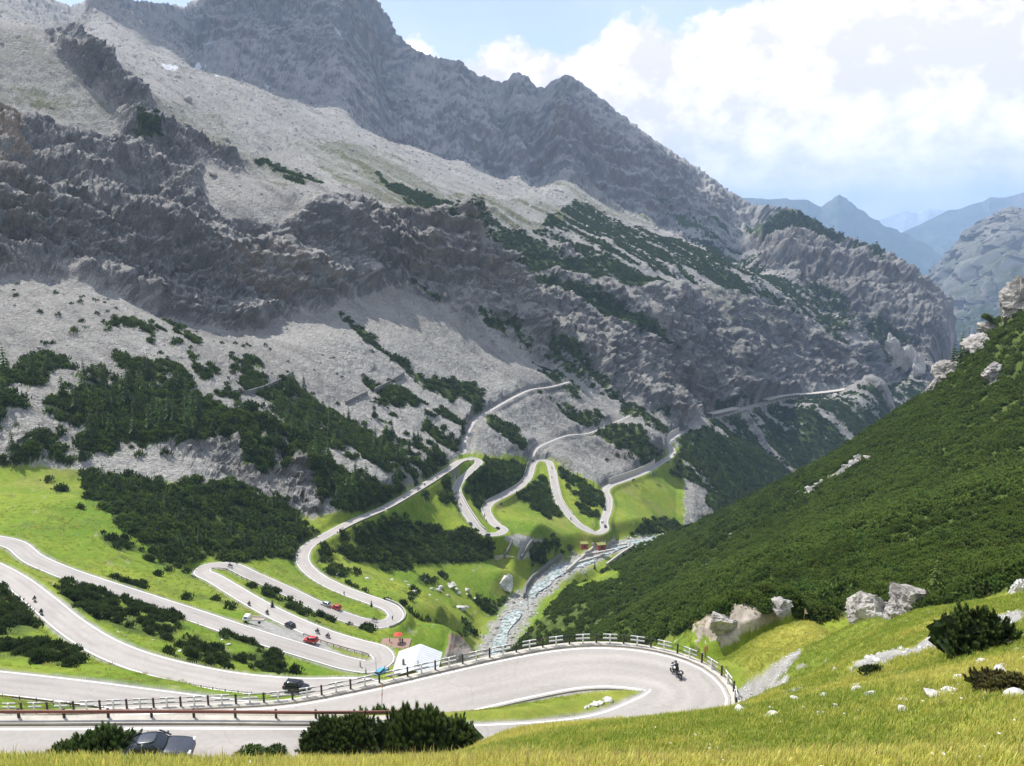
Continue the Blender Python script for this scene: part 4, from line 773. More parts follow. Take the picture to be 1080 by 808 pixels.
p, i = sample((1 - fg) * offroad * (VR < 330) * (MOUNT < .5) * (RIGHT < .5) * (GRAV < .5) * (river_m < .2) * (thick < .5) * .30 * (fine > -.2)); print('mid grass', len(p)); put('meadow_tussocks', TM + [tuft('grass', 650, m_grass, 22, .5, .8, .05), tuft('grass', 651, m_stalk, 22, .45, .8, .05)], p, None, .3, 1.0)
fl_ = Blades()
for k in range(7):
    a = k * .9; r_ = .025 if k else 0; c = V3(r_ * math.cos(a), r_ * math.sin(a), .17 + .01 * (k % 3))
    for q in range(5): fl_.tri(c, c + V3(math.cos(q * 1.256), math.sin(q * 1.256), .2) * .017, c + V3(math.cos(q * 1.256 + 1.256), math.sin(q * 1.256 + 1.256), .2) * .017, 0, 0, 0)
flo = fl_.make('flower', m_flow, None, False)
p, i = sample(fg * offroad * (GRAV < .5) * (VR > 5) * np.interp(VR, [5, 12, 25, 60], [4, 2.6, 1.1, .3]) * (fn2 + fn > -.1)); print('flowers', len(p)); put('white_wildflowers', [flo], p, None, .22, .55)

for s_, E3, rr2, nr_ in EXT:          # plants on the land to both sides
    G_ = E3.reshape(-1, nr_, 3); d1 = np.zeros_like(G_); d2 = np.zeros_like(G_); d1[:-1] = G_[1:] - G_[:-1]; d2[:, :-1] = G_[:, 1:] - G_[:, :-1]; ar_ = np.linalg.norm(np.cross(d1, d2), axis=2).ravel(); d1 = d1.reshape(-1, 3); d2 = d2.reshape(-1, 3)
    def smp(dn):
        k = srng.poisson(np.minimum(ar_ * dn, 400)); i = np.repeat(np.arange(len(k)), k); return E3[i] + d1[i] * srng.random((len(i), 1)) + d2[i] * srng.random((len(i), 1))
    ang = np.abs(np.arctan2(E3[:, 0], E3[:, 1])) < 1.3
    near_d = (rr2 > 3) * (rr2 < 34) * ang * np.interp(rr2, [3, 10, 34], [70, 40, 12]) * (np.abs(E3[:, 0]) < 34)
    if s_ > 0: put('dry_meadow_grass', TU, smp(near_d * .6), None, .8, 1.6); put('green_meadow_grass', TG, smp(near_d * .4), None, .8, 1.6); put('dwarf_pine_slope', PRO_FAR, smp((rr2 > 120) * (rr2 < 480) * ang * .10), None, .8, 1.4, sink=.15)
    else: put('dry_meadow_grass', TU, smp(near_d * .25 * (rr2 < 14)), None, .8, 1.6)
# ------------------------------------------------------------------ helpers for built things
def thing(name, label, cat, loc=(0, 0, 0), rz=0, group=None):
    o = bpy.data.objects.new(name, None); COL.objects.link(o); o.location = loc; o.rotation_euler = (0, 0, rz); o.empty_display_size = .3
    return tag(o, label, cat, group)
class MB:
    def __init__(s): s.b = bmesh.new()
    def box(s, c, d, rot=None, bev=0):
        m = Matrix.Translation(Vector(c)) @ (rot.to_4x4() if rot is not None else Matrix.Identity(4)) @ Matrix.Diagonal((*d, 1))
        r = bmesh.ops.create_cube(s.b, size=1, matrix=m)
        if bev: bmesh.ops.bevel(s.b, geom=list({e for v in r['verts'] for e in v.link_edges}), offset=bev, segments=2, affect='EDGES')
        return s
    def cyl(s, a, b, r0, r1=None, n=8, caps=True):
        a, b = Vector(a), Vector(b); d = b - a; q = d.to_track_quat('Z', 'Y').to_matrix().to_4x4()
        bmesh.ops.create_cone(s.b, cap_ends=caps, segments=n, radius1=r0, radius2=r0 if r1 is None else r1, depth=d.length, matrix=Matrix.Translation((a + b) / 2) @ q); return s
    def sph(s, c, r, sc=(1, 1, 1), n=10):
        bmesh.ops.create_uvsphere(s.b, u_segments=n, v_segments=max(6, n * 2 // 3), radius=r, matrix=Matrix.Translation(Vector(c)) @ Matrix.Diagonal((*sc, 1))); return s
    def prism(s, prof, y0, y1):
        a = [s.b.verts.new((x, y0, z)) for x, z in prof]; b = [s.b.verts.new((x, y1, z)) for x, z in prof]; n = len(prof)
        s.b.faces.new(a[::-1]); s.b.faces.new(b)
        for i in range(n): s.b.faces.new((a[i], a[(i + 1) % n], b[(i + 1) % n], b[i]))
        return s
    def poly(s, pts):
        s.b.faces.new([s.b.verts.new(p) for p in pts]); return s
    def torus(s, c, R_, r, axis='Y', n=20, k=7):
        vs = []
        for i in range(n):
            a = 6.2832 * i / n
            for j in range(k):
                b = 6.2832 * j / k; q = R_ + r * math.cos(b); vs.append(s.b.verts.new((c[0] + q * math.cos(a), c[1] + r * math.sin(b), c[2] + q * math.sin(a))))
        for i in range(n):
            for j in range(k): s.b.faces.new((vs[i * k + j], vs[i * k + (j + 1) % k], vs[(i + 1) % n * k + (j + 1) % k], vs[(i + 1) % n * k + j]))
        return s
    def make(s, name, mat, parent=None, smooth=False):
        bmesh.ops.recalc_face_normals(s.b, faces=s.b.faces); me = bpy.data.meshes.new(name); s.b.to_mesh(me); s.b.free(); me.materials.append(mat)
        if smooth:
            me.polygons.foreach_set('use_smooth', [True] * len(me.polygons)); me.set_sharp_from_angle(angle=R(40))
        o = bpy.data.objects.new(name, me); COL.objects.link(o)
        if parent: o.parent = parent
        return o
def kids(o): return [c for c in bpy.data.objects if c.parent == o]
def copy_tree(o, parent=None, mats=None):
    c = o.copy(); COL.objects.link(c); c.parent = parent
    for ch in tree[o.name] if o.name in tree else []: copy_tree(ch, c, mats)
    if mats and c.type == 'MESH' and c.material_slots:
        nm_ = c.material_slots[0].material.name.split('.')[0]
        if nm_ in mats: c.material_slots[0].link = 'OBJECT'; c.material_slots[0].material = mats[nm_]
    return c
tree = {}
def index_tree():
    tree.clear()
    for o in bpy.data.objects:
        if o.parent: tree.setdefault(o.parent.name, []).append(o)
def road_at(ch, px, py, lat=0.0):
    """point on a road seen at a photo position, and the road's heading there"""
    x, y, d = proj(ch[:, 0], ch[:, 1], ch[:, 2]); i = int(np.argmin((x - px) ** 2 + (y - py) ** 2)); p = at_z(float(px), float(py), ch[i, 2]); t, rt = frame(ch)
    i = int(np.argmin(np.hypot(ch[:, 0] - p[0], ch[:, 1] - p[1]) + 2 * np.hypot(x - px, y - py) * .1)); p = at_z(float(px), float(py), ch[i, 2] + .01)
    return Vector(p + rt[i] * lat), math.atan2(t[i, 1], t[i, 0]), i
def hit(px, py, rmin=0, rmax=1e9):
    """nearest land vertex seen at a photo position"""
    d = (QPX - px) ** 2 + (QPY - py) ** 2 + np.where(vis & (VR > rmin) & (VR < rmax), 0, 1e6); i = int(np.argmin(d)); return P3n[i]
def idx(ch, px, py):
    x, y, d = proj(ch[:, 0], ch[:, 1], ch[:, 2]); return int(np.argmin((x - px) ** 2 + (y - py) ** 2))
def sub_ch(ch, a, b):
    i, j = idx(ch, *a), idx(ch, *b); return ch[min(i, j):max(i, j) + 1]
def resamp(P, s):
    L_ = np.concatenate([[0], np.cumsum(np.linalg.norm(np.diff(P, axis=0), axis=1))]); n = max(2, int(L_[-1] / s) + 1); q = np.arange(n) * s
    return np.stack([np.interp(q, L_, P[:, k]) for k in range(3)], -1)
m_wood_d = simple_mat('dark post wood', (.055, .045, .04), .8, var=.2); m_wood = simple_mat('brown wood', (.16, .10, .065), .85, var=.25, vscale=8); m_redr = simple_mat('rust red rail', (.22, .085, .06), .6, var=.15, vscale=3)
m_white = simple_mat('white paint', (.75, .75, .73), .6, var=.08, vscale=4); m_conc = simple_mat('pale concrete', (.50, .46, .40), .95, 0, .4, 12, .15, 1.2); m_wall = simple_mat('dark stone wall', (.17, .165, .155), .95, 0, 1, 4, .35, 1.2); m_wall_l = simple_mat('light stone wall', (.42, .40, .37), .95, 0, 1, 4, .25, 1.2)
m_steel = simple_mat('galvanised steel', (.45, .46, .47), .4, .8)
# ------------------------------------------------------------------ kerbs, walls, fences
def wall(name, ch, off, w_, z0, z1, mat, label, cat='wall', cap=None):
    t, rt = frame(ch); v, f = box_strip(ch + rt * off, -w_ / 2, w_ / 2, z0, z1); o = mesh_np(name, v, f, mat, False); tag(o, label, cat)
    if cap: v, f = box_strip(ch + rt * off, -w_ / 2 - .06, w_ / 2 + .06, z1 + .003, z1 + .13); mesh_np('coping', v, f, cap, False, o)
    return o
# the right-hand side of every chain is where frame() points; pick the valley side by hand
def side_line(ch, off): t, rt = frame(ch); return ch + rt * off
def kerb(ch, o0, o1, z0=-.6, z1=.14):
    v, f = box_strip(ch, o0, o1, z0, z1); o = mesh_np('kerb', v, f, m_conc, False); tag(o, kind='structure')
def panel_fence(ch, off, step, label, name='fence', panels=True, ph=1.05):
    """dark posts with thin rails, a white cross-boarded panel between each two"""
    ln = resamp(side_line(ch, off), step); root = thing(name, label, 'fence', tuple(ln[0]))
    o0 = Vector(ln[0]); P = [Vector(p) - o0 for p in ln]
    for i, p in enumerate(P[:95]):
        MB().box(p + Vector((0, 0, ph / 2 - .1)), (.15, .13, ph + .2), bev=.015).make('post', m_wood_d, root)
    r_ = MB()
    for a, b in zip(P, P[1:]):
        for h in (.5, .92): r_.cyl(a + Vector((0, 0, h)), b + Vector((0, 0, h)), .025, n=5)
    r_.make('rail', m_wood_d, root)
    if panels:
        for a, b in list(zip(P, P[1:]))[:95]:
            c = (a + b) / 2; d = (b - a); L_ = d.length; rot = d.to_track_quat('X', 'Z').to_matrix()
            q = MB(); q.box(c + Vector((0, 0, .46)), (.12, .10, 1.12)); 
            nrm_ = Vector((-d.y, d.x, 0)).normalized() * .08
            for h in (.56, .93): q.box(c + Vector((0, 0, h)) - nrm_, (L_ * .52, .05, .15), rot)
            q.make('white_panel', m_white, root)
    return root
def beam_rail(ch, off, step, label, mat=None, h=.62, name='guard_rail', r=.10):
    ln = resamp(side_line(ch, off), step); root = thing(name, label, 'guard rail', tuple(ln[0])); o0 = Vector(ln[0]); P = [Vector(p) - o0 for p in ln]
    for p in P[:95]: MB().box(p + Vector((0, 0, h / 2 - .05)), (.13, .13, h + .35), bev=.01).make('post', m_wood_d, root)
    q = MB()
    for a, b in zip(P, P[1:]):
        d = b - a; q.box((a + b) / 2 + Vector((0, 0, h)) + Vector((d.y, -d.x, 0)).normalized() * .13, (d.length + .04, r, r * 1.9), d.to_track_quat('X', 'Z').to_matrix())
    q.make('beam', mat or m_redr, root); return root
a1 = chA[:idx(chA, 505, 795)]; a2 = chA[idx(chA, 723, 738):]
t_, rt_ = frame(chA); 
# road 1 runs to the right, its valley side is on the left (minus); road 2 runs back, its valley side is on the right (also minus... found by distance)
def outer_sign(ch, i):
    t, rt = frame(ch); return 1 if gz(*(ch[i] + rt[i] * 12)[:2]) < gz(*(ch[i] - rt[i] * 12)[:2]) else -1
sA1 = outer_sign(chA, idx(chA, 100, 803)); sA2 = outer_sign(chA, idx(chA, 400, 743)); sB = outer_sign(chB, idx(chB, 200, 711)); print('sides', sA1, sA2, sB)
kerb(a1, sA1 * 3.38, sA1 * 4.15); kerb(a2, sA2 * 3.35, sA2 * 3.95)
beam_rail(a1, sA1 * 3.95, 2.5, 'rust red beam rail on short dark posts beside the nearest road')
panel_fence(a2, sA2 * 3.75, 2.5, 'long fence of white boards and dark posts round the near hairpin')
wall('retaining_wall', a2, sA2 * 3.72, .5, -5.5, -.62, m_wall, 'dark stone retaining wall under the near hairpin fence')
wall('retaining_wall', a1, sA1 * 3.9, .45, -4.5, -.62, m_wall_l, 'pale wall under the rust red rail of the nearest road')
b4 = sub_ch(chB, (385, 722), (200, 709)); panel_fence(b4, -3.6 if outer_sign(chB, idx(chB, 300, 724)) > 0 else 3.6, 2.6, 'white boarded fence along the far edge of the road with the black car')
b3 = chB[:idx(chB, 300, 752)]; beam_rail(b3, 3.6 * (-outer_sign(chB, idx(chB, 80, 729))), 2.6, 'dark brown wooden rail on the grass bank between two roads at left', m_wood)
def valley(ch, px, py): return outer_sign(ch, idx(ch, px, py))
c67 = sub_ch(chC, (222, 597), (320, 631)); beam_rail(c67, valley(chC, 270, 609) * 3.5 * -1, 2.6, 'low dark rail along the upper edge of the road leaving the left hairpin', m_wood)
c56 = sub_ch(chC, (330, 664), (400, 686)); beam_rail(c56, 3.5 * -valley(chC, 360, 676), 2.6, 'brown wooden rail behind the hairpin beside the white hut', m_wood)
c78 = sub_ch(chC, (400, 636), (404, 658)); 
t, rt = frame(c78); ctr = c78.mean(0); so_ = 1 if np.linalg.norm(c78[len(c78) // 2] + rt[len(c78) // 2] * 3 - ctr) > np.linalg.norm(c78[len(c78) // 2] - ctr) else -1
wall('parapet', c78, so_ * 3.45, .4, -2.5, .55, m_wall_l, 'pale curved parapet round the outside of the right middle hairpin')
# walls of the far hairpins
def wseg(a, b, side, z0, z1, label, mat=None, cap=None, w_=.5, name='retaining_wall'):
    c = sub_ch(chC, a, b); return wall(name, c, side * 3.5, w_, z0, z1, mat or m_wall, label, cap=cap)
v8 = valley(chC, 430, 522)
wseg((352, 560), (400, 538), v8, -5.5, .5, 'dark retaining wall below the long straight to the far hairpins', cap=m_conc)
wseg((402, 537), (490, 484), v8, -8, .6, 'tall dark wall holding the road up to the first far hairpin', cap=m_conc)
wseg((500, 491), (487, 506), valley(chC, 490, 502), -3, .6, 'short dark wall at the inside of the first far hairpin', cap=m_conc)
wseg((481, 517), (507, 560), valley(chC, 495, 545), -3, .55, 'stone wall along the left side of the far descending straight', cap=m_conc)
wseg((517, 545), (558, 503), -valley(chC, 540, 517), -1.0, 1.3, 'stone wall on the uphill side of the middle far bend', m_wall_l)
wseg((582, 497), (600, 543), valley(chC, 590, 530), -3.5, .5, 'dark wall beside the straight below the square far hairpin', cap=m_conc)
wseg((558, 503), (562, 490), -1, -1, 3.2, 'dark wall at the left of the square far hairpin')
wseg((646, 511), (694, 490), -valley(chC, 670, 502), -1, 5.0, 'broad pale retaining wall above the road beyond the bright green field', m_conc)
wseg((705, 470), (719, 456), -valley(chC, 708, 470), -1, 6, 'pale wall at the tunnel mouth of the farthest bend', m_conc)
# snow galleries on the far slope
def gallery(a, b, label):
    c = sub_ch(chG, a, b); sd_ = outer_sign(chG, idx(chG, *a)); t, rt = frame(c); root = thing('road_gallery', label, 'gallery', tuple(c[0])); cc = c - c[0]
    v, f = box_strip(cc, -5.4, 5.4, 5.2, 6.3); mesh_np('roof', v, f, m_conc, False, root)
    v, f = box_strip(cc, -sd_ * 5.0 - .4, -sd_ * 5.0 + .4, -1, 5.19); mesh_np('back_wall', v, f, m_wall, False, root)
    for p, r_ in zip(resamp(cc, 9), resamp(rt, 9) if False else [rt[min(len(rt) - 1, int(k * 9 / 4))] for k in range(200)]):
        MB().box(Vector(p + r_ * sd_ * 4.8) + Vector((0, 0, 2.1)), (.9, .9, 6.15)).make('column', m_conc, root)
gallery((748, 440), (776, 434), 'short concrete gallery at the left end of the far road'); gallery((808, 425), (897, 412), 'long concrete gallery roof crossing the far grey slope')
v, f = box_strip(chG, -5.2, -4.2, -6, .8); tag(mesh_np('retaining_wall', v, f, m_wall_l, False), 'pale edge wall under the far gallery road', 'wall')
# old zigzag walls in the scree
def free_wall(pts, h, w_, label, mat=m_wall, rmin=380, rmax=900, name='wall', up=0):
    P = np.array([hit(px, py, rmin, rmax) for px, py in pts]); P = resamp(P, 3.0); k = np.ones(3) / 3
    v, f = box_strip(P, -w_ / 2, w_ / 2, -2 - h * .3, h + up); tag(mesh_np(name, v, f, mat, False), label, 'wall')
free_wall([(248, 416), (262, 417), (280, 412), (296, 404), (309, 395)], 3.0, 1, 'old dark stone wall on the scree at upper left'); free_wall([(365, 427), (380, 420), (388, 416)], 2.8, 1, 'short ruined wall on the scree left of the track'); free_wall([(395, 413), (410, 405), (426, 395)], 2.8, 1, 'upper ruined wall segment on the scree slope')
# stream walls
free_wall([(553, 632), (554, 623), (561, 613), (572, 604), (583, 595), (593, 590)], 3.6, 1.2, 'dark bank wall on the left of the stream', rmin=300, rmax=620)
free_wall([(549, 590), (556, 580), (562, 572)], 2.6, 1.0, 'dark wall on the right of the gravel ramp', rmin=350, rmax=620); free_wall([(532, 590), (539, 578), (541, 568)], 2.4, 1.0, 'dark wall on the left of the gravel ramp', rmin=350, rmax=620)
free_wall([(522, 589), (532, 588), (545, 591)], 1.6, .8, 'white low wall at the foot of the gravel ramp', m_conc, 350, 620)
for k, (a, b) in enumerate((((604, 596), (640, 586)), ((612, 588), (650, 580)), ((622, 581), (662, 575)))):
    free_wall([a, b], 1.5, 1.2, ['lowest pale concrete sill across the stream', 'middle pale concrete sill across the stream', 'uppermost pale concrete sill across the stream'][k], m_conc, 380, 640, 'weir')
free_wall([(598, 604), (612, 592), (626, 578), (640, 572)], 2.4, 1, 'long left side wall of the stream works', m_conc, 380, 640); free_wall([(640, 597), (655, 585), (668, 577)], 2.2, 1, 'right side wall of the stream works', m_conc, 380, 640)
# stream water
m_wat = bpy.data.materials.new('stream water'); m_wat.use_nodes = True; wn = m_wat.node_tree.nodes; wl = m_wat.node_tree.links; wb = wn['Principled BSDF']; wb.inputs['Roughness'].default_value = .3
wg_ = wn.new('ShaderNodeNewGeometry'); w1 = wn.new('ShaderNodeTexNoise'); w1.inputs['Scale'].default_value = .45; w1.inputs['Detail'].default_value = 7; w1.inputs['Roughness'].default_value = .7; wl.new(wg_.outputs['Position'], w1.inputs['Vector'])
wr_ = wn.new('ShaderNodeValToRGB'); wr_.color_ramp.elements[0].position = .42; wr_.color_ramp.elements[0].color = (.10, .16, .14, 1); wr_.color_ramp.elements[1].position = .56; wr_.color_ramp.elements[1].color = (.55, .58, .57, 1); wl.new(w1.outputs[0], wr_.inputs[0]); wl.new(wr_.outputs[0], wb.inputs['Base Color'])
wbm = wn.new('ShaderNodeBump'); wbm.inputs['Distance'].default_value = .3; wl.new(w1.outputs[0], wbm.inputs['Height']); wl.new(wbm.outputs[0], wb.inputs['Normal'])
t, rt = frame(chR); cw = chR.copy(); wv = []
wid = 2.6 + 1.6 * np.sin(np.arange(len(chR)) * .55) * .5 + np.interp(np.arange(len(chR)) / len(chR), [0, .5, .75, 1], [0, .8, 3, .5])
for s_ in np.linspace(-1, 1, 7): wv.append(chR + rt * (s_ * wid + .9 * np.sin(np.arange(len(chR)) * .31))[:, None] + [0, 0, -1.15])
V_ = np.stack(wv, 1).reshape(-1, 3); V_[:, 2] += fbm(V_, .4, 3, seed=333) * .25; i_ = (np.arange(len(chR) - 1)[:, None] * 7 + np.arange(6)[None]).ravel()
tag(mesh_np('water', V_, np.stack([i_, i_ + 1, i_ + 8, i_ + 7], -1), m_wat), kind='structure')
# ------------------------------------------------------------------ boulders and outcrops
m_out = simple_mat('outcrop limestone', (.33, .305, .28), .95, 0, 1, 1.6, .55, .9)
def boulder(px, py, s, dims, label, seed, rmin=0, rmax=1e9, mat=None, name='boulder', sink=.25, sub=5, amp=.75, f=1.9):
    o = rock_mesh(name, seed, mat or m_out, sub, True, None, amp, dims, f); p = hit(px, py, rmin, rmax); o.location = Vector(p) + Vector((0, 0, s * dims[2] * (1 - 2 * sink))); o.scale = (s, s, s); o.rotation_euler = (0, 0, seed * 1.3)
    return tag(o, label, 'rock')
boulder(534, 620, 4.6, (1.1, .9, .95), 'large pale boulder standing alone above the stream', 31, 300, 560, m_stone_w, sink=.2)
boulder(486, 643, 2.6, (1.3, .9, .6), 'flat pale boulder in the scrub left of the stream', 32, 250, 460, m_stone_w)
boulder(476, 620, 2.2, (1.2, .9, .8), 'grey boulder in the meadow left of the big pale boulder', 33, 250, 500, m_stone_w); boulder(463, 623, 1.3, (1, .9, .8), 'small pale stone beside the grey meadow boulder', 34, 250, 500, m_stone_w)
boulder(749, 600, 1.9, (1, .8, .7), 'white stone in the pines right of the stream', 35, 250, 640, m_stone_w)
boulder(921, 656, 2.6, (1.05, .9, .95), 'big brown and grey outcrop with dark hollow at the edge of the pines', 36, 70, 130, sink=.30); boulder(944, 650, 1.9, (1, .8, .8), 'brown shoulder of rock at the right foot of the big outcrop', 37, 60, 130, sink=.3); boulder(963, 640, 2.3, (1.2, .8, .95), 'pale jagged rock right of the big outcrop', 38, 60, 130, sink=.3)
boulder(1073, 627, 1.0, (.75, .7, 1.1), 'upright pale boulder at the right edge of the meadow', 39, 40, 120, m_stone_w, sink=.2)
for k, (px, py, s, l) in enumerate([(745, 668, 2.4, 'low mossy rock at the left end of the outcrop behind the hairpin'), (765, 662, 3.0, 'brown rock with a dark cave in the outcrop behind the hairpin'), (785, 652, 3.2, 'broad pale rock at the middle of the outcrop behind the hairpin'), (806, 645, 3.0, 'tallest brown rock of the outcrop behind the hairpin'), (824, 642, 2.3, 'right end rock of the outcrop behind the hairpin')]):
    boulder(px, py, s * .55, (1.5, .9, .75), l, 40 + k, 78, 150, sink=.3, amp=1.0)
for k, (px, py, s, l) in enumerate([(985, 412, 9, 'lowest pale crag on the right skyline'), (1000, 398, 11, 'second pale crag up the right skyline'), (1015, 386, 11, 'leaning pale crag on the right skyline'), (1030, 368, 12, 'tall pale crag beside the skyline firs'), (1044, 352, 9, 'dark capped crag on the right skyline'), (1066, 338, 10, 'crag just left of the top skyline tower'), (1077, 324, 12, 'pale rock tower at the right edge of the picture')]):
    boulder(px, py, s * .42, (.9, 1.3, 1.0 + .5 * (k > 4)), l, 50 + k, 380, 560, name='crag', amp=1.1, sink=.3)
boulder(1046, 396, 3.6, (1.3, .9, .9), 'pale crag alone in the pines below the skyline', 61, 250, 520, name='crag'); boulder(918, 486, 3, (1.3, .8, .5), 'pale rock at the top of the bare streak in the pines', 62, 250, 520, name='crag')
for k, (px, py, s, l) in enumerate([(940, 383, 26, 'leftmost of the three grey rock towers above the far road'), (955, 388, 19, 'middle of the three grey rock towers above the far road'), (968, 396, 17, 'rightmost of the three grey rock towers above the far road')]):
    boulder(px, py, s, (.8, .9, 1.5), l, 65 + k, 1200, 2000, m_stone, name='rock_tower', amp=.55, sink=.25)
# stones lying about on the meadows
sr = np.random.default_rng(9)
for nm_, reg, n_s, r0, r1, s0, s1, where in (('stone', "340,600 420,606 520,612 500,632 440,640 400,628", 22, 250, 470, .5, 1.5, 'pale stone lying in the green meadow left of the stream'), ('stone', "60,620 220,660 270,700 150,690", 20, 110, 260, .25, .6, 'small pale stone in the grass between the lower left roads'),
        ('stone', "770,745 900,700 1080,660 1080,800 800,800", 60, 14, 60, .05, .20, 'white stone in the yellow foreground grass'), ('stone', "560,765 640,738 672,745 660,758", 16, 44, 60, .15, .4, 'pale rubble on the grass island inside the near hairpin')):
    m_ = np.nonzero(inpoly(QPX, QPY, ply(reg)) & vis & (VR > r0) & (VR < r1) & (VD > .8))[0]
    ch_ = sr.choice(m_, min(n_s, len(m_)), replace=False)
    pr = [bpy.data.meshes[PRO_ST[k].data.name] for k in range(4)]
    for q, j in enumerate(ch_):
        o = bpy.data.objects.new(nm_, pr[q % 4]); COL.objects.link(o); s_ = sr.uniform(s0, s1); o.location = P3n[j]; o.scale = (s_ * sr.uniform(.8, 1.5), s_, s_ * .7); o.rotation_euler = (sr.normal(0, .3), sr.normal(0, .3), sr.uniform(0, 6)); o.material_slots[0].link = 'OBJECT'; o.material_slots[0].material = m_stone_w
        tag(o, where, 'stone', where.replace('stone', 'stones', 1).replace('rubble', 'rubbles', 1))
# ------------------------------------------------------------------ individual dwarf pines and conifers
NEARB = [mugo('foliage', 700 + k, 230, 1.35, 1.5, .34, 6, 4, m_mugo_d, bw=.3) for k in range(3)]
def twigs(seed, rad, hgt, parent):
    rs = np.random.default_rng(seed); q = MB()
    for k in range(9):
        a = rs.random() * 6.283; e = Vector((math.cos(a) * rad * .75, math.sin(a) * rad * .75, hgt * rs.uniform(.35, .7))); q.cyl((0, 0, -.1), e * .5 + Vector((0, 0, -.05)), .05, .035, 5); q.cyl(e * .5 + Vector((0, 0, -.05)), e, .035, .012, 5)
    return q.make('branches', m_twig, parent)
m_twig = simple_mat('grey pine branch', (.30, .27, .24), .9)
def near_bush(px, py, r, s, hz, label, k=0, group=None, brown=False):
    p = hit(px, py, 6, 60); z = p[2]; s = s * np.linalg.norm(p) / (r * 1.22); root = thing('dwarf_pine', label, 'shrub', (p[0], p[1], z), k * 1.7, group)
    f = bpy.data.objects.new('foliage', NEARB[k % 3].data); COL.objects.link(f); f.parent = root; f.scale = (s, s, s * hz); tw = twigs(900 + k, 1.3 * s, 1.4 * s * hz, root)
    if brown: f.material_slots[0].link = 'OBJECT'; f.material_slots[0].material = leaf_mat('browned pine needles', (.05, .06, .018), (.20, .17, .05))
    return root
# the bank of shrubs in front of the road
for k, (px, r, s, hz, l) in enumerate([(345, 30.5, 1.0, .95, 'leftmost dwarf pine of the dark bank in front of the road'), (372, 30, 1.05, 1.0, 'second dwarf pine from the left in the dark foreground bank'), (400, 30, 1.15, 1.12, 'tall spiky dwarf pine left of the middle of the foreground bank'),
        (428, 30, 1.15, 1.2, 'tallest dwarf pine in the middle of the foreground bank'), (455, 30, 1.15, 1.1, 'dwarf pine right of the tallest one in the foreground bank'), (480, 30.5, .95, 1.0, 'rightmost dwarf pine of the dark foreground bank')]):
    near_bush(px, 787, r, s * .84, hz * 1.05, l, k)
near_bush(357, 787, 30, .9, .9, 'low dwarf pine filling the gap at the left of the foreground bank', 30); near_bush(386, 787, 30, .95, 1.0, 'dwarf pine between the second and the tall spiky one of the bank', 31)
for k, (px, r, s, hz, l) in enumerate([(72, 29, .55, .7, 'leftmost low pine shrub left of the grey car'), (92, 29, .75, .8, 'middle pine shrub left of the grey car'), (112, 29, .85, .95, 'tallest pine shrub touching the tail of the grey car'), (262, 30, .5, .5, 'low pine tuft on the grass edge right of the grey car'), (284, 30, .45, .5, 'tiny pine tuft between the grey car and the dark bank')]):
    near_bush(px, 799, r, s, hz, l, k + 7)
near_bush(1031, 687, 31, 1.22, .95, 'big round dwarf pine on the meadow at right', 20); near_bush(1050, 730, 24.5, .55, .8, 'brownish dwarf pine at the lower right edge', 21, brown=True); near_bush(1070, 731, 24.5, .52, .75, 'browned low pine at the very right edge', 22, brown=True); near_bush(921, 712, 33, .40, .75, 'small dark pine tuft by the pale stones on the meadow', 23)
# green shrubs behind the near outcrop
for k, (px, py, r, s, l) in enumerate([(848, 640, 92, 2.3, 'rounded green shrub behind the end of the grass hill'), (893, 632, 98, 2.0, 'light green shrub left of the big brown outcrop'), (1024, 632, 70, 1.5, 'spreading light green shrub at the meadow edge on the right')]):
    p = hit(px, py, r - 25, r + 45); root = thing('green_shrub', l, 'shrub', tuple(p)); f = mugo('foliage', 760 + k, 150, 1.5, 1.7, .4, 5, 2, m_larch, True, root); f.scale = (s, s, s)
# hero thickets beside the hairpins: the 270 that show largest
p, i = sample(thick * np.interp(VR, [60, 120, 300, 400], [.20, .16, .10, .08]) * (VR < 400)); 
sz_ = srng.uniform(.55, 1.2, len(p)) * np.interp(VR[i], [60, 150, 400], [.75, 1.15, 1.6]); scr = sz_ / np.linalg.norm(p, axis=1); order = np.argsort(-scr)
regs = [("-200,560 60,560 60,668 -200,668", 'dark dwarf pine at the left edge between the two lowest visible roads', 'pines at the left edge'), ("-200,668 110,668 110,712 -200,712", 'dark dwarf pine low on the bank above the wooden rail at left', 'pines above the wooden rail'), ("-200,712 250,712 250,760 -200,760", 'dark dwarf pine behind the white boarded fence at lower left', 'pines behind the white fence'),
        ("50,600 175,600 190,672 120,680 50,640", 'dark dwarf pine in the left half of the thicket between the lower roads', 'pines of the lower left thicket'), ("150,620 420,620 420,720 150,720", 'dark dwarf pine in the thicket below the parking place', 'pines below the parking place'), ("420,590 600,590 600,700 420,700", 'green dwarf pine on the bank left of the stream', 'pines left of the stream')]
px_, py_, _ = proj(p[:, 0], p[:, 1], p[:, 2]); hero = order[:270]; print('thicket', len(p))
for n_h, j in enumerate(hero):
    lab, grp = 'dwarf pine scattered on the grass beside the middle hairpins', 'scattered pines by the hairpins'
    for reg, l_, g_ in regs:
        if inpoly(np.array([px_[j]]), np.array([py_[j]]), ply(reg))[0]: lab, grp = l_, g_; break
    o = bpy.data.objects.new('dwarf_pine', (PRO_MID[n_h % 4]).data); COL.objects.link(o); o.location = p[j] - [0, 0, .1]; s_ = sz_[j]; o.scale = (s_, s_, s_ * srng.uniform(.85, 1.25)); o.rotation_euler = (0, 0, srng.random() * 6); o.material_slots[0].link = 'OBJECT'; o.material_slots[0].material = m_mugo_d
    tag(o, lab, 'shrub', grp)
if len(p) > 270: put('dwarf_pine_thicket', PRO_DARK, p[order[270:]], None, sz_[order[270:]] * .8, sz_[order[270:]] * .8, sink=.1)
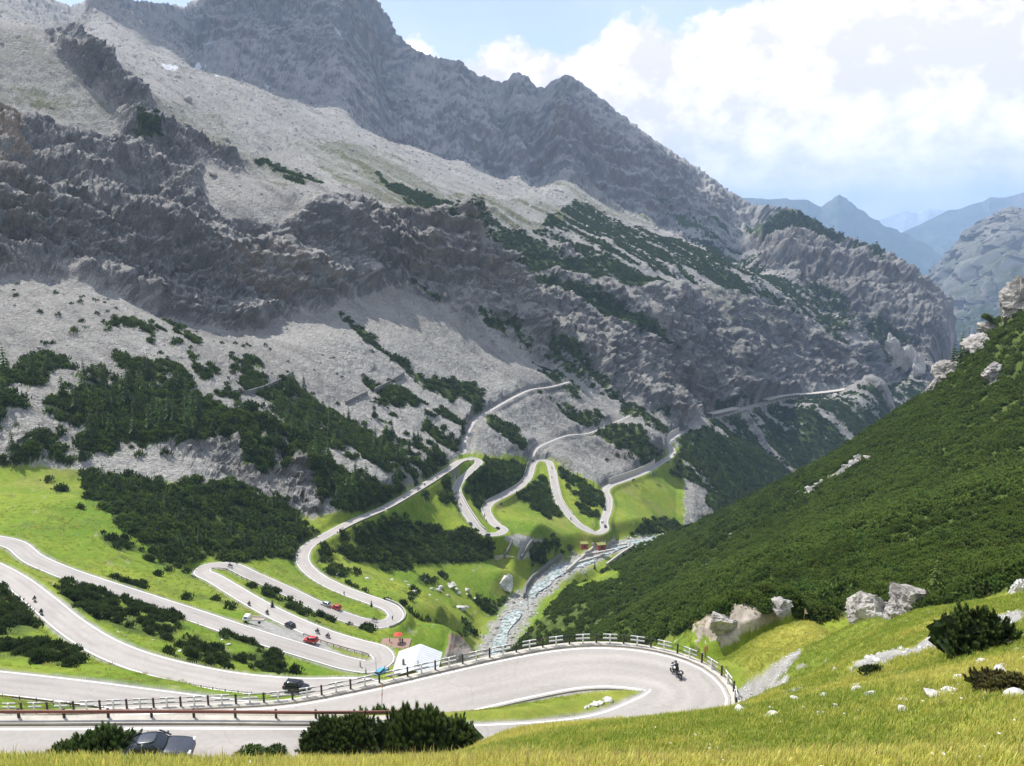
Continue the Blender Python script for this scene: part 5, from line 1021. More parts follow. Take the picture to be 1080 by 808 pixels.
# conifers
def tree_proto(seed, h, rad, mat, **k):
    root = thing('conifer', None, None); c = conifer_crown('crown', seed, h, rad, mat, True, root, **k); MB().cyl((0, 0, -.5), (0, 0, h * .8), .22, .06, 6).make('trunk', m_bark, root); return root
protos = [tree_proto(800, 9, 2.0, m_conif), tree_proto(801, 8, 2.2, m_conif, whorls=11), tree_proto(802, 10, 1.9, m_conif, whorls=15), tree_proto(803, 8.5, 2.3, m_larch, whorls=11, nb=8)]
index_tree(); used = [False] * 4; n_con = 0
def plant(j_, pt, s_, lab, grp):
    global n_con
    o = protos[j_] if not used[j_] else copy_tree(protos[j_]); used[j_] = True; o.location = pt; o.scale = (s_, s_, s_ * srng.uniform(.9, 1.2)); o.rotation_euler = (0, 0, srng.random() * 6.28)
    for kk in ('label', 'category', 'group'):
        if kk in o: del o[kk]
    tag(o, lab, 'tree', grp); n_con += 1
for reg, n_t, r0, r1, h0, h1, lab, grp in (("0,395 50,378 90,392 150,385 200,400 215,430 230,465 150,488 60,488 0,480", 70, 350, 620, .75, 1.25, 'conifer in the dark wood under the left cliffs', 'conifers of the wood under the cliffs'), ("100,505 240,515 330,560 300,588 200,590 130,560", 40, 250, 500, .45, .8, 'small conifer in the dark belt above the left hairpin', 'conifers of the belt above the left hairpin'),
        ("275,415 310,405 340,430 400,440 440,455 468,490 440,512 345,540 325,505 285,470", 80, 380, 660, .65, 1.1, 'conifer in the wood left of the far hairpins', 'conifers left of the far hairpins'), ("720,465 830,510 825,530 760,545 740,540 735,515", 34, 600, 1200, .7, 1.2, 'conifer in the wood beyond the bright green field', 'conifers beyond the green field'),
        ("505,440 550,455 555,475 512,455", 8, 500, 800, .5, .8, 'conifer in the small wood below the gravel track', 'conifers below the gravel track'), ("610,462 650,452 700,478 660,488", 12, 600, 900, .5, .9, 'conifer in the wood above the far retaining wall', 'conifers above the far retaining wall'), ("500,495 550,490 550,508 505,545", 12, 400, 700, .4, .7, 'conifer between the first two far hairpins', 'conifers between the far hairpins'), ("590,492 635,515 635,545 605,530", 12, 500, 750, .45, .75, 'conifer right of the square far hairpin', 'conifers right of the square hairpin')):
    m_ = np.nonzero(inpoly(QPX, QPY, ply(reg)) & vis & (VR > r0) & (VR < r1) & (VD > 4) & (veg > .3))[0]
    if len(m_) == 0: continue
    wgt_a = area[m_] / area[m_].sum()
    for q in srng.choice(m_, min(n_t, len(m_)), p=wgt_a, replace=False): plant(int(srng.integers(0, 4)), P3n[q], srng.uniform(h0, h1) * 1.45, lab, grp)
for px, py, r0, r1, s_, j_, lab in ((985, 396, 380, 560, 1.4, 0, 'dark fir standing left on the right skyline'), (997, 388, 380, 560, 1.5, 2, 'second dark fir on the right skyline'), (1004, 378, 380, 560, 1.7, 0, 'tallest fir of the clump on the right skyline'), (1012, 368, 380, 560, 1.3, 1, 'fir at the right of the skyline clump'), (1020, 362, 380, 560, 1.1, 1, 'small fir against the crags of the right skyline'), (991, 400, 380, 560, 1.0, 1, 'low fir in front of the skyline clump'),
        (985, 632, 90, 160, .62, 3, 'bright green larch right of the big brown outcrop'), (695, 601, 300, 560, .7, 0, 'small fir by the stream works'), (627, 600, 300, 560, .6, 2, 'small fir on the right bank of the stream'), (287, 641, 150, 330, .4, 0, 'little fir on the grass strip between the two upper left roads'), (392, 640, 200, 400, .35, 1, 'little fir beside the parked silver car'), (441, 300, 1, 2, .5, 0, '')):
    if lab: plant(j_, hit(px, py, r0, r1), s_, lab, None)
for j_ in range(4):
    if not used[j_]: plant(j_, hit(60 + 20 * j_, 450, 350, 620), 1, 'conifer in the dark wood under the left cliffs', 'conifers of the wood under the cliffs')
print('conifers', n_con)
# ------------------------------------------------------------------ the white-roofed hut
rz_, ez_, bz_ = -106.6, -108.9, -113.5
A_ = at_z(435.5, 707.0, rz_); B_ = at_z(443.5, 679.5, rz_); ax_ = (B_ - A_); ln_ = np.linalg.norm(ax_[:2]); th_ = math.atan2(ax_[1], ax_[0]); hw_ = 5.7
m_roof = simple_mat('white metal roof', (.62, .62, .63), .45, var=.05, vscale=.5); m_tim = simple_mat('timber wall', (.22, .14, .08), .85, var=.25, vscale=3); m_dark = simple_mat('dark opening', (.03, .03, .035), .4)
hut = thing('mountain_hut', 'white roofed hut with brown front beside the lower hairpin', 'hut', (A_[0], A_[1], bz_), th_)
H = rz_ - bz_; E_ = ez_ - bz_
MB().box((ln_ / 2, 0, E_ / 2), (ln_ - .8, 2 * hw_ - .9, E_)).prism([(0, 0)] * 0 + [(-.001, 0), (0, 0), (0, .001)], 0, .001).make('wall', m_tim, hut)
g_ = MB()
for x0 in (.42, ln_ - .42): g_.poly([(x0, -hw_ + .4, E_), (x0, hw_ - .4, E_), (x0, 0, H - .15)])
g_.make('gable', m_tim, hut)
for s_ in (-1, 1):
    q = MB(); a = Vector((0, 0, H)); b = Vector((0, s_ * hw_, E_)); c = Vector((ln_, s_ * hw_, E_)); d = Vector((ln_, 0, H)); up = Vector((0, 0, .14))
    vs_ = [a, b, c, d, a + up, b + up, c + up, d + up]; w8 = [q.b.verts.new(v) for v in vs_]
    for f_ in ((0, 1, 2, 3), (4, 5, 6, 7), (0, 1, 5, 4), (1, 2, 6, 5), (2, 3, 7, 6), (3, 0, 4, 7)): q.b.faces.new([w8[k] for k in f_])
    rf = q.make('roof', m_roof, hut)
    sm_ = MB()
    for k in range(1, 12): x = ln_ * k / 12; dv_ = (b - a); sm_.box(Vector((x, dv_.y / 2, H + dv_.z / 2 + .165)), (.05, dv_.length - .05, .05), Matrix.Rotation(math.atan2(dv_.z, dv_.y), 3, 'X'))
    sm_.make('seam', m_roof, rf)
MB().box((ln_ * .35, 3.1, E_ + 1.9), (.5, .5, 1.6)).make('chimney', m_wall, hut); MB().cyl((ln_ * .2, -.9, H - .7), (ln_ * .2, -.9, H + 1.2), .16, n=10).make('flue', m_steel, hut)
for k in (-3.4, 0, 3.2): MB().box((.38, k, E_ - 1.5), (.1, 1.1, 1.1)).make('window', m_dark, hut)
MB().box((.37, 1.7, E_ - 2.3), (.1, 1.0, 2.1)).make('door', m_wood_d, hut)
# terrace with people
tp = at_z(416., 682., -111.2); ter = mesh_np('terrace', [(-4, -4, -.6), (4, -4, -.6), (4, 4, -.6), (-4, 4, -.6), (-4, -4, .16), (4, -4, .16), (4, 4, .16), (-4, 4, .16)], [(0, 3, 2, 1), (4, 5, 6, 7), (0, 1, 5, 4), (1, 2, 6, 5), (2, 3, 7, 6), (3, 0, 4, 7)], simple_mat('brown paving', (.30, .19, .15), .9, var=.2), False); ter.location = tp; ter.rotation_euler = (0, 0, th_); tag(ter, 'brown paved terrace behind the white roofed hut', 'terrace')
ub = thing('parasol', 'small red parasol on the hut terrace', 'parasol', tuple(at_z(420., 677., -111.0))); MB().cyl((0, 0, 2.2), (0, 0, 2.75), 1.3, .05, 8).make('canopy', simple_mat('red cloth', (.55, .07, .04), .8), ub); MB().cyl((0, 0, 0), (0, 0, 2.5), .04).make('pole', m_steel, ub)
# ------------------------------------------------------------------ small red roofed buildings at the stream works
m_redw = simple_mat('red painted wall', (.36, .08, .055), .8, var=.15); m_sod = simple_mat('turf roof', (.22, .22, .06), .95, var=.3, vscale=2)
def red_house(px, py, z, dims, rz, label, roofm):
    p = at_z(float(px), float(py), z); h = thing('red_building', label, 'building', tuple(p), rz); MB().box((0, 0, dims[2] / 2 - .5), (dims[0], dims[1], dims[2] + 1)).make('wall', m_redw, h)
    MB().box((0, 0, dims[2] + .14), (dims[0] + .8, dims[1] + .8, .28)).make('roof', roofm, h); MB().box((0, -dims[1] / 2 - .03, dims[2] * .42), (dims[0] * .25, .08, dims[2] * .7)).make('door', m_dark, h)
red_house(538, 557, -199.5, (4.4, 4, 2.8), -.5, 'small red building on the gravel ramp under the far hairpins', m_conc)
red_house(616, 577, -221, (4.6, 4, 3.0), .1, 'left half of the red stream house with turf roof', m_sod); red_house(634, 578, -221, (5.4, 4, 3.0), .25, 'right half of the red stream house with turf roof', m_sod)
# ------------------------------------------------------------------ vehicles
def carpaint(name, c, met=.3, ro=.3): m = simple_mat(name, c, ro, met); m.node_tree.nodes['Principled BSDF'].inputs['Coat Weight'].default_value = .6; return m
m_paint = carpaint('car paint', (.075, .08, .095), .6); m_glass = simple_mat('car glass', (.02, .025, .03), .08); m_tyre = simple_mat('tyre', (.02, .02, .02), .85); m_rim = simple_mat('wheel rim', (.5, .5, .52), .35, .8); m_lamp = simple_mat('head lamp', (.8, .8, .78), .15); m_tail = simple_mat('tail lamp', (.4, .02, .02), .3); m_trim = simple_mat('black trim', (.02, .02, .02), .5)
def loft(secs, name, mat, parent, closed=True):
    """secs: list of (x, ring of (y,z)) with equal counts"""
    q = MB(); rows = [[q.b.verts.new((x, y, z)) for y, z in ring] for x, ring in secs]; n = len(rows[0])
    for a, b in zip(rows, rows[1:]):
        for k in range(n): q.b.faces.new((a[k], a[(k + 1) % n], b[(k + 1) % n], b[k]))
    q.b.faces.new(rows[0]); q.b.faces.new(rows[-1][::-1]); o = q.make(name, mat, parent, True); sm = o.modifiers.new('round', 'SUBSURF'); sm.levels = sm.render_levels = 1; return o
def make_car(L_=4.6, W=1.8, Hb=.95, Ht=1.43, hood=.30, boot=.20, gl0=.30, gl1=.80, clear=.22, tall=False):
    """x forward. gl0..gl1: where the cabin begins (windscreen foot) and ends, as a fraction from the nose"""
    c = thing('car', None, None); hwid = W / 2; X = lambda f: L_ / 2 - f * L_
    def ring(w, zb, zt): return [(-w * .86, zb), (-w, zb + .12), (-w, zb + (zt - zb) * .55), (-w * .93, zt - .05), (-w * .78, zt), (w * .78, zt), (w * .93, zt - .05), (w, zb + (zt - zb) * .55), (w, zb + .12), (w * .86, zb)]
    prof = [(0, .62, .36, .58), (.012, .76, .27, .66), (.04, .87, clear, .74), (.09, .95, clear, Hb - .17), (.17, .99, clear, Hb - .09), (gl0 - .03, 1.0, clear, Hb - .02), (gl0 + .06, 1.0, clear, Hb), (.6, 1.0, clear, Hb + .01), (gl1, 1.0, clear, Hb + .01), (min(.93, gl1 + .08), .99, clear, Hb), (.97, .94, clear + .05, Hb - .06), (.992, .88, clear + .12, Hb - .2), (1, .8, .40, Hb - .32)]
    loft([(X(f), ring(hwid * w, zb, zt)) for f, w, zb, zt in prof], 'body', m_paint, c)
    wf, wr = .13 if not tall else .10, .15 if not tall else .04
    def tr(w, z0, z1, k=.80): return [(-hwid * w, z0), (-hwid * w * .99, z0 + (z1 - z0) * .5), (-hwid * w * k, z1 - .04), (-hwid * w * k * .85, z1), (hwid * w * k * .85, z1), (hwid * w * k, z1 - .04), (hwid * w * .99, z0 + (z1 - z0) * .5), (hwid * w, z0)]
    z0 = Hb - .03
    loft([(X(gl0), tr(.88, z0, z0 + .05, .97)), (X(gl0 + wf), tr(.91, z0, Ht - .03)), (X(gl0 + wf + .08), tr(.92, z0, Ht)), (X(gl1 - wr - .08), tr(.92, z0, Ht)), (X(gl1 - wr), tr(.91, z0, Ht - .04)), (X(gl1 + .01), tr(.86, z0, z0 + (.05 if not tall else .35), .97))], 'glass', m_glass, c)
    loft([(X(gl0 + wf - .005), [(-hwid * .70, Ht - .045), (-hwid * .6, Ht), (hwid * .6, Ht), (hwid * .70, Ht - .045)]), (X(gl0 + wf + .07), [(-hwid * .76, Ht - .06), (-hwid * .62, Ht + .022), (hwid * .62, Ht + .022), (hwid * .76, Ht - .06)]), (X(gl1 - wr - .07), [(-hwid * .76, Ht - .06), (-hwid * .62, Ht + .022), (hwid * .62, Ht + .022), (hwid * .76, Ht - .06)]), (X(gl1 - wr + .005), [(-hwid * .70, Ht - .05), (-hwid * .6, Ht - .005), (hwid * .6, Ht - .005), (hwid * .70, Ht - .05)])], 'roof', m_paint, c)
    pl = MB()
    for s_ in (-1, 1):
        for f0, zt0, f1, zt1, wd in ((gl0 + .005, z0, gl0 + wf, Ht - .02, .05), (gl1 + .0, z0, gl1 - wr, Ht - .03, .07), ((gl0 + gl1) / 2 + .03, z0, (gl0 + gl1) / 2 + .02, Ht - .04, .05)):
            pl.cyl((X(f0), s_ * hwid * .905, zt0), (X(f1), s_ * hwid * .745, zt1), wd, wd, 5)
    pl.make('pillar', m_paint, c, True)
    wr_ = .33 if not tall else .37
    for fx in (.19, .80):
        for s_ in (-1, 1):
            q = MB().cyl((X(fx), s_ * (hwid - .20), wr_), (X(fx), s_ * (hwid + .012), wr_), wr_, n=22).make('tyre', m_tyre, None); wv_ = thing('wheel', None, None, (0, 0, 0)); wv_.parent = c; q.parent = wv_
            MB().cyl((X(fx), s_ * (hwid - .15), wr_), (X(fx), s_ * (hwid + .022), wr_), wr_ * .62, n=14).make('rim', m_rim, wv_)
    for s_ in (-1, 1):
        MB().box((X(.022), s_ * hwid * .68, .62), (.14, .34, .13), bev=.02).make('headlight', m_lamp, c); MB().box((X(.985), s_ * hwid * .72, Hb - .22), (.10, .30, .16), bev=.02).make('tail_light', m_tail, c)
        MB().box((X(gl0 + .05), s_ * (hwid + .07), Hb + .06), (.12, .17, .11), bev=.02).make('mirror', m_paint, c)
    MB().box((X(.006), 0, .42), (.05, W * .55, .16)).make('grille', m_trim, c)
    return c
sedan = make_car(); suv = make_car(4.5, 1.85, 1.05, 1.72, gl0=.28, gl1=.93, clear=.28, tall=True); hatch = make_car(4.0, 1.74, .95, 1.48, gl0=.26, gl1=.93, tall=True)
PA = {'black': carpaint('black paint', (.012, .012, .014), .2, .2), 'red': carpaint('red paint', (.55, .02, .025), .1, .3), 'silver': carpaint('silver paint', (.55, .56, .58), .5, .3), 'white': carpaint('white paint', (.8, .8, .8), 0, .3), 'blue': carpaint('light blue paint', (.12, .45, .70), .1, .3), 'dark': carpaint('dark blue paint', (.03, .04, .06), .3, .25), 'grey': carpaint('grey paint', (.2, .21, .22), .4, .3)}
index_tree(); carused = set()
def place_car(proto, ch, px, py, lat, flip, col, label, group=None, rot=0, name=None):
    p, h, i = road_at(ch, px, py, lat); o = proto if proto.name not in carused else copy_tree(proto); first = proto.name not in carused; carused.add(proto.name)
    o.location = p; o.rotation_euler = (0, 0, h + (math.pi if flip else 0) + rot)
    if col:
        def setm(x):
            if x.type == 'MESH' and (x.material_slots[0].material.name.startswith('car paint') or x.material_slots[0].material in list(PA.values())): x.material_slots[0].link = 'OBJECT'; x.material_slots[0].material = PA[col]
            for c_ in [q for q in x.children]: setm(c_)
        for c_ in [q for q in bpy.data.objects if q.parent == o]: setm(c_)
    for kk in ('label', 'category', 'group'):
        if kk in o: del o[kk]
    tag(o, label, 'car', group); return o
# copies first, the first of each kind is the builder's own
place_car(sedan, chA, 161, 801, 0, False, None, 'grey four door car on the nearest road, half hidden by the meadow grass')
place_car(suv, chB, 313, 728, 0, True, 'black', 'black off road car on the road below the white hut')
place_car(hatch, chC, 328, 677, 0, True, 'red', 'red car parked on the gravel verge above the lower hairpin')
place_car(hatch, chC, 306, 661, 0, False, 'black', 'black car driving above the gravel parking place')
place_car(hatch, chC, 343.5, 638.5, 0, True, 'silver', 'silver car parked just left of a red one at the middle straight')
place_car(hatch, chC, 354.5, 642, 0, True, 'red', 'bright red car parked right of the silver one at the middle straight')
place_car(hatch, chC, 402, 711, 0, False, 'blue', 'light blue car at the corner of the white roofed hut', rot=.4)
for px, py, col, lab in ((528, 533, 'dark', 'dark blue car at the fork above the small red building'), (525, 558, 'black', 'black car in the lowest far hairpin'), (514, 565, 'grey', 'dark car entering the lowest far hairpin'), (496, 553, 'grey', 'grey car on the far straight left of the lowest hairpin'), (562, 487, 'dark', 'car at the top left corner of the square far hairpin'), (668, 507, 'black', 'black car on the road below the far retaining wall'), (689, 500, 'dark', 'dark car above the bright green field'), (705, 488, 'black', 'black car second from the farthest bend'), (711, 480, 'grey', 'grey car nearest to the farthest bend'), (638, 538, 'dark', 'dark car on the road along the bright green field'), (638.5, 556, 'black', 'black car just above the stream house'), (635, 551, 'white', 'white car waiting above the stream house')):
    place_car(hatch, chC, px, py, 0, (px % 2) < 1, col, lab)
# flatbed truck
tr = thing('flatbed_truck', 'white flatbed truck parked at the left end of the gravel place', 'truck'); mw = PA['white']
MB().box((1.9, 0, 1.25), (1.5, 1.9, 1.3), bev=.12).make('cab', mw, tr, True); MB().box((2.72, 0, .85), (.5, 1.85, .6), bev=.08).make('bonnet', mw, tr, True); MB().box((2.5, 0, 1.55), (.4, 1.6, .5), Matrix.Rotation(.5, 3, 'Y')).make('windscreen', m_glass, tr)
for s_ in (-1, 1): MB().box((1.9, s_ * .955, 1.5), (.9, .03, .45)).make('side_window', m_glass, tr); MB().box((-1.1, s_ * 1.0, 1.05), (4.0, .05, .45)).make('side_board', mw, tr); MB().box((2.96, s_ * .6, .85), (.05, .3, .18)).make('headlight', m_lamp, tr)
MB().box((-1.1, 0, .8), (4.0, 2.0, .1)).make('bed', simple_mat('bed boards', (.38, .29, .22), .9, var=.2), tr); MB().box((-3.08, 0, 1.05), (.05, 2.0, .45)).make('tailgate', mw, tr); MB().box((-.2, 0, .6), (5.6, .9, .2)).make('chassis', m_trim, tr)
for fx in (1.95, -1.9):
    for s_ in (-1, 1): MB().cyl((fx, s_ * .7, .38), (fx, s_ * .98, .38), .38, n=18).make('wheel', m_tyre, tr)
p, h, i = road_at(chC, 268, 656); tr.location = Vector(p) + Vector((0, 0, .05)); tr.rotation_euler = (0, 0, math.pi - .12)
# ------------------------------------------------------------------ riders, people
def skin_body(name, joints, bones, rad, mat, parent=None, sub=2, link=True):
    me = bpy.data.meshes.new(name); me.from_pydata([Vector(j) for j in joints], bones, []); o = bpy.data.objects.new(name, me); COL.objects.link(o)
    md = o.modifiers.new('s', 'SKIN'); sv = me.skin_vertices[0].data
    for k, r_ in enumerate(rad): sv[k].radius = (r_, r_) if np.isscalar(r_) else r_
    sv[0].use_root = True; o.modifiers.new('d', 'SUBSURF').levels = sub; o.modifiers['d'].render_levels = sub
    dg = bpy.context.evaluated_depsgraph_get(); dg.update(); m2 = bpy.data.meshes.new_from_object(o.evaluated_get(dg)); bpy.data.objects.remove(o)
    m2.materials.clear(); m2.materials.append(mat); o = bpy.data.objects.new(name, m2); 
    m2.polygons.foreach_set('use_smooth', [True] * len(m2.polygons)); COL.objects.link(o)
    if parent: o.parent = parent
    return o
m_skin = simple_mat('skin', (.55, .34, .25), .6); m_hair = simple_mat('hair', (.05, .035, .025), .8)
def limb_hand(q, wrist, dr, up):
    """palm with five fingers"""
    d = Vector(dr).normalized(); s = d.cross(Vector(up)).normalized(); w_ = Vector(wrist); q.sph(w_ + d * .045, .042, (1, 1, .8), 8)
    for k, (o_, l_) in enumerate(((-.03, .07), (-.01, .08), (.01, .075), (.03, .06))): a = w_ + d * .08 + s * o_; b = a + d * l_ * .5 - Vector(up) * .01; q.cyl(a, b, .010, .009, 6); q.cyl(b, b + d * l_ * .45 - Vector(up) * .03, .009, .007, 6)
    a = w_ + d * .03 - s * .035; q.cyl(a, a - s * .03 + d * .035, .011, .008, 6)
def make_rider(jacket, helmet, trousers=None):
    """seated on a motorcycle at the origin, facing +x"""
    J = [(-.18, 0, .86), (-.10, 0, 1.08), (.02, 0, 1.30), (.07, 0, 1.42), (.11, 0, 1.50), (0, .20, 1.36), (0, -.20, 1.36), (.20, .30, 1.14), (.20, -.30, 1.14), (.44, .30, 1.06), (.44, -.30, 1.06), (-.14, .12, .84), (-.14, -.12, .84), (.26, .22, .74), (.26, -.22, .74), (.02, .22, .40), (.02, -.22, .40), (.14, .23, .33), (.14, -.23, .33)]
    Bn = [(0, 1), (1, 2), (2, 3), (3, 4), (2, 5), (2, 6), (5, 7), (6, 8), (7, 9), (8, 10), (0, 11), (0, 12), (11, 13), (12, 14), (13, 15), (14, 16), (15, 17), (16, 18)]
    rd = [(.17, .15), (.17, .14), (.19, .13), .07, .06, .085, .085, .06, .06, .042, .042, .11, .11, .075, .075, .05, .05, .045, .045]
    o = skin_body('person', J, Bn, rd, jacket); q = MB(); q.sph((.17, 0, 1.60), .145, (1.1, .95, 1.05), 16); q.make('helmet', helmet, o, True)
    MB().sph((.235, 0, 1.61), .105, (.9, 1.05, .62), 12).make('visor', m_glass, o, True); q = MB()
    for s_ in (-1, 1): limb_hand(q, (.46, s_ * .30, 1.05), (.2, s_ * .6, -.4), (0, 0, 1))
    q.make('glove', m_trim, o, True); return o
def make_moto(paint):
    c = thing('motorcycle', None, None)
    for x in (.72, -.68):
        wv_ = thing('wheel', None, None); wv_.parent = c; MB().torus((x, 0, .32), .25, .07).make('tyre', m_tyre, wv_, True); q = MB().cyl((x, -.04, .32), (x, .04, .32), .06)
        for k in range(5): a = k * 1.2566; q.cyl((x, 0, .32), (x + .22 * math.cos(a), 0, .32 + .22 * math.sin(a)), .014, n=5)
        q.torus((x, 0, .32), .22, .018).make('rim', m_rim, wv_, True)
    MB().sph((.14, 0, .86), .22, (1.35, .75, .75), 14).make('tank', paint, c, True)
    MB().sph((.56, 0, .92), .22, (1.0, .95, 1.15), 14).sph((.80, 0, .56), .13, (1.5, .6, .5), 10).make('fairing', paint, c, True); MB().box((.64, 0, 1.19), (.04, .3, .28), Matrix.Rotation(-.5, 3, 'Y'), .01).make('windscreen', m_glass, c)
    MB().box((-.30, 0, .80), (.75, .28, .12), bev=.04).make('seat', m_trim, c, True); MB().box((-.72, 0, .80), (.30, .2, .14), Matrix.Rotation(.25, 3, 'Y'), .03).make('tail', paint, c, True)
    MB().box((.02, 0, .46), (.5, .3, .38), bev=.05).cyl((-.05, -.17, .32), (-.75, -.2, .48), .055, .075, 10).make('engine', m_steel, c, True)
    MB().cyl((.70, -.09, .32), (.46, -.09, 1.0), .03).cyl((.70, .09, .32), (.46, .09, 1.0), .03).make('fork', m_steel, c); MB().cyl((-.68, .08, .32), (-.1, .08, .48), .03).cyl((-.68, -.08, .32), (-.1, -.08, .48), .03).make('swing_arm', m_trim, c)
    MB().cyl((.46, -.36, 1.04), (.50, 0, 1.07), .018).cyl((.46, .36, 1.04), (.50, 0, 1.07), .018).make('handlebar', m_trim, c); MB().sph((.77, 0, .93), .08, (.5, 1.2, .8), 8).make('headlight', m_lamp, c, True)
    for s_ in (-1, 1):
        for x in (-.55,): MB().box((x, s_ * .30, .66), (.42, .18, .30), bev=.04).make('pannier', m_trim, c, True)
    return c
m_jack = simple_mat('black riding suit', (.025, .025, .028), .7); m_hel = simple_mat('white helmet', (.75, .75, .75), .25); m_held = simple_mat('dark helmet', (.03, .03, .04), .2); m_jackg = simple_mat('grey riding suit', (.22, .23, .25), .7)
mpa = carpaint('motorcycle paint', (.70, .70, .70), .1); mpb = carpaint('dark motorcycle paint', (.03, .03, .035), .1)
moto0 = make_moto(mpa); rider0 = make_rider(m_jack, m_held); index_tree(); motn = 0
def place_moto(ch, px, py, flip, lab, rlab, grp=None, dark=True, scale=1, lean=0, rot=0, jack=None):
    global motn
    p, h, i = road_at(ch, px, py); a = h + (math.pi if flip else 0) + rot
    m_ = moto0 if motn == 0 else copy_tree(moto0, None, {'motorcycle paint': mpb} if dark else None); r_ = rider0 if motn == 0 else copy_tree(rider0); motn += 1
    for o, l_, c_ in ((m_, lab, 'motorcycle'), (r_, rlab, 'rider')):
        o.location = p; o.rotation_euler = (lean, 0, a); o.scale = (scale,) * 3
        for kk in ('label', 'category', 'group'):
            if kk in o: del o[kk]
        tag(o, l_, c_, (grp if c_ == 'motorcycle' else (grp.replace('motorcycles', 'riders') if grp else None)))
    if jack: r_.material_slots[0].link = 'OBJECT'; r_.material_slots[0].material = jack
place_moto(chA, 713, 713, False, 'white and black motorcycle leaning through the near hairpin', 'person in black riding suit and dark helmet on the motorcycle in the near hairpin', None, False, lean=0, rot=-.1, scale=.8)
for px, py, lab, rl, dk in ((37, 635, 'white motorcycle climbing the lower left road, the upper of two', 'person in black riding the upper of two motorcycles at left', False), (44, 649, 'dark motorcycle on the lower left road, the lower of two', 'person in black riding the lower of two motorcycles at left', True), (243, 598, 'dark motorcycle in the left middle hairpin', 'person in black riding round the left middle hairpin', True), (263, 639, 'motorcycle coming down behind the white truck', 'person riding down behind the white truck', True), (282, 648, 'dark motorcycle between the white truck and the black car', 'person riding between the white truck and the black car', True), (335, 668, 'dark motorcycle in front of the black car', 'person riding in front of the black car', True), (346, 673, 'dark motorcycle just above the parked red car', 'person riding just above the parked red car', True), (395, 655, 'dark motorcycle inside the right middle hairpin', 'person riding inside the right middle hairpin', True)):
    place_moto(chC if py < 680 and not (px < 60) else chB, px, py, True, lab, rl, None, dk)
for px, py in ((475, 497), (461, 506), (448, 512), (441, 518), (481, 521), (486, 533), (484, 540), (507, 565), (582, 494), (582, 504), (557, 511), (512, 532), (511, 544), (513, 550), (587, 534), (602, 548), (637, 524)):
    place_moto(chC, px, py, px % 2 == 0, 'tiny dark motorcycle on the far hairpins', 'tiny dark figure riding on the far hairpins', 'motorcycles on the far hairpins')
def make_person(shirt, trous):
    J = [(0, 0, .95), (0, 0, 1.15), (0, 0, 1.38), (0, 0, 1.48), (0, 0, 1.54), (0, .18, 1.40), (0, -.18, 1.40), (.02, .23, 1.13), (.02, -.23, 1.13), (.10, .22, .90), (.10, -.22, .90), (0, .10, .88), (0, -.10, .88), (.03, .11, .48), (-.03, -.11, .48), (0, .12, .08), (-.05, -.12, .08), (.14, .13, .04), (.10, -.13, .04)]
    Bn = [(0, 1), (1, 2), (2, 3), (3, 4), (2, 5), (2, 6), (5, 7), (6, 8), (7, 9), (8, 10), (0, 11), (0, 12), (11, 13), (12, 14), (13, 15), (14, 16), (15, 17), (16, 18)]
    rd = [(.15, .12), (.14, .11), (.17, .11), .06, .055, .07, .07, .048, .048, .035, .035, .10, .10, .065, .065, .045, .045, .04, .04]
    o = skin_body('person', J, Bn, rd, shirt); MB().sph((.01, 0, 1.64), .105, (1.05, .85, 1.18), 14).sph((.12, 0, 1.63), .016, n=6).sph((.105, .035, 1.655), .012, n=6).sph((.105, -.035, 1.655), .012, n=6).make('head', m_skin, o, True)
    MB().sph((-.02, 0, 1.68), .108, (1.02, .9, 1.02), 12).make('hair', m_hair, o, True); q = MB()
    for s_ in (-1, 1): limb_hand(q, (.11, s_ * .22, .88), (.15, 0, -1), (1, 0, 0))
    q.make('hand', m_skin, o, True); q = MB()
    for s_, x in ((1, .02), (-1, -.02)): q.cyl((0, s_ * .10, .92), (x * 1.5, s_ * .112, .50), .115, .08, 10); q.cyl((x * 1.5, s_ * .112, .50), (x * .5, s_ * .12, .1), .08, .06, 10)
    q.make('trousers', trous, o, True); return o
for k, (px, py, z, c, lab) in enumerate(((411, 677, -111, (.7, .7, .68), 'person in white standing on the terrace by the rail'), (424.5, 679, -111, (.03, .03, .04), 'person in black standing behind the hut roof'), (422, 678, -111, (.5, .08, .05), 'person in red beside the parasol'), (406, 709, -110, (.05, .05, .06), 'person in dark clothes standing by the light blue car'), (410, 711, -110, (.1, .1, .12), 'person in dark clothes at the front corner of the hut'), (386, 711, -109.5, (.75, .75, .75), 'person in white at the tip of the lower hairpin'), (380, 704, -109.4, (.05, .06, .05), 'person in dark clothes inside the lower hairpin'), (363, 628, -139, (.05, .05, .06), 'person walking on the road above the parked silver car'), (414, 654, -135.4, (.04, .04, .05), 'person standing at the outside of the right middle hairpin'))):
    o = make_person(simple_mat('shirt', c, .9), simple_mat('trousers', (.05, .06, .09), .9)); o.location = at_z(float(px), float(py), z + .02); o.rotation_euler = (0, 0, k * 2.1); tag(o, lab, 'person')
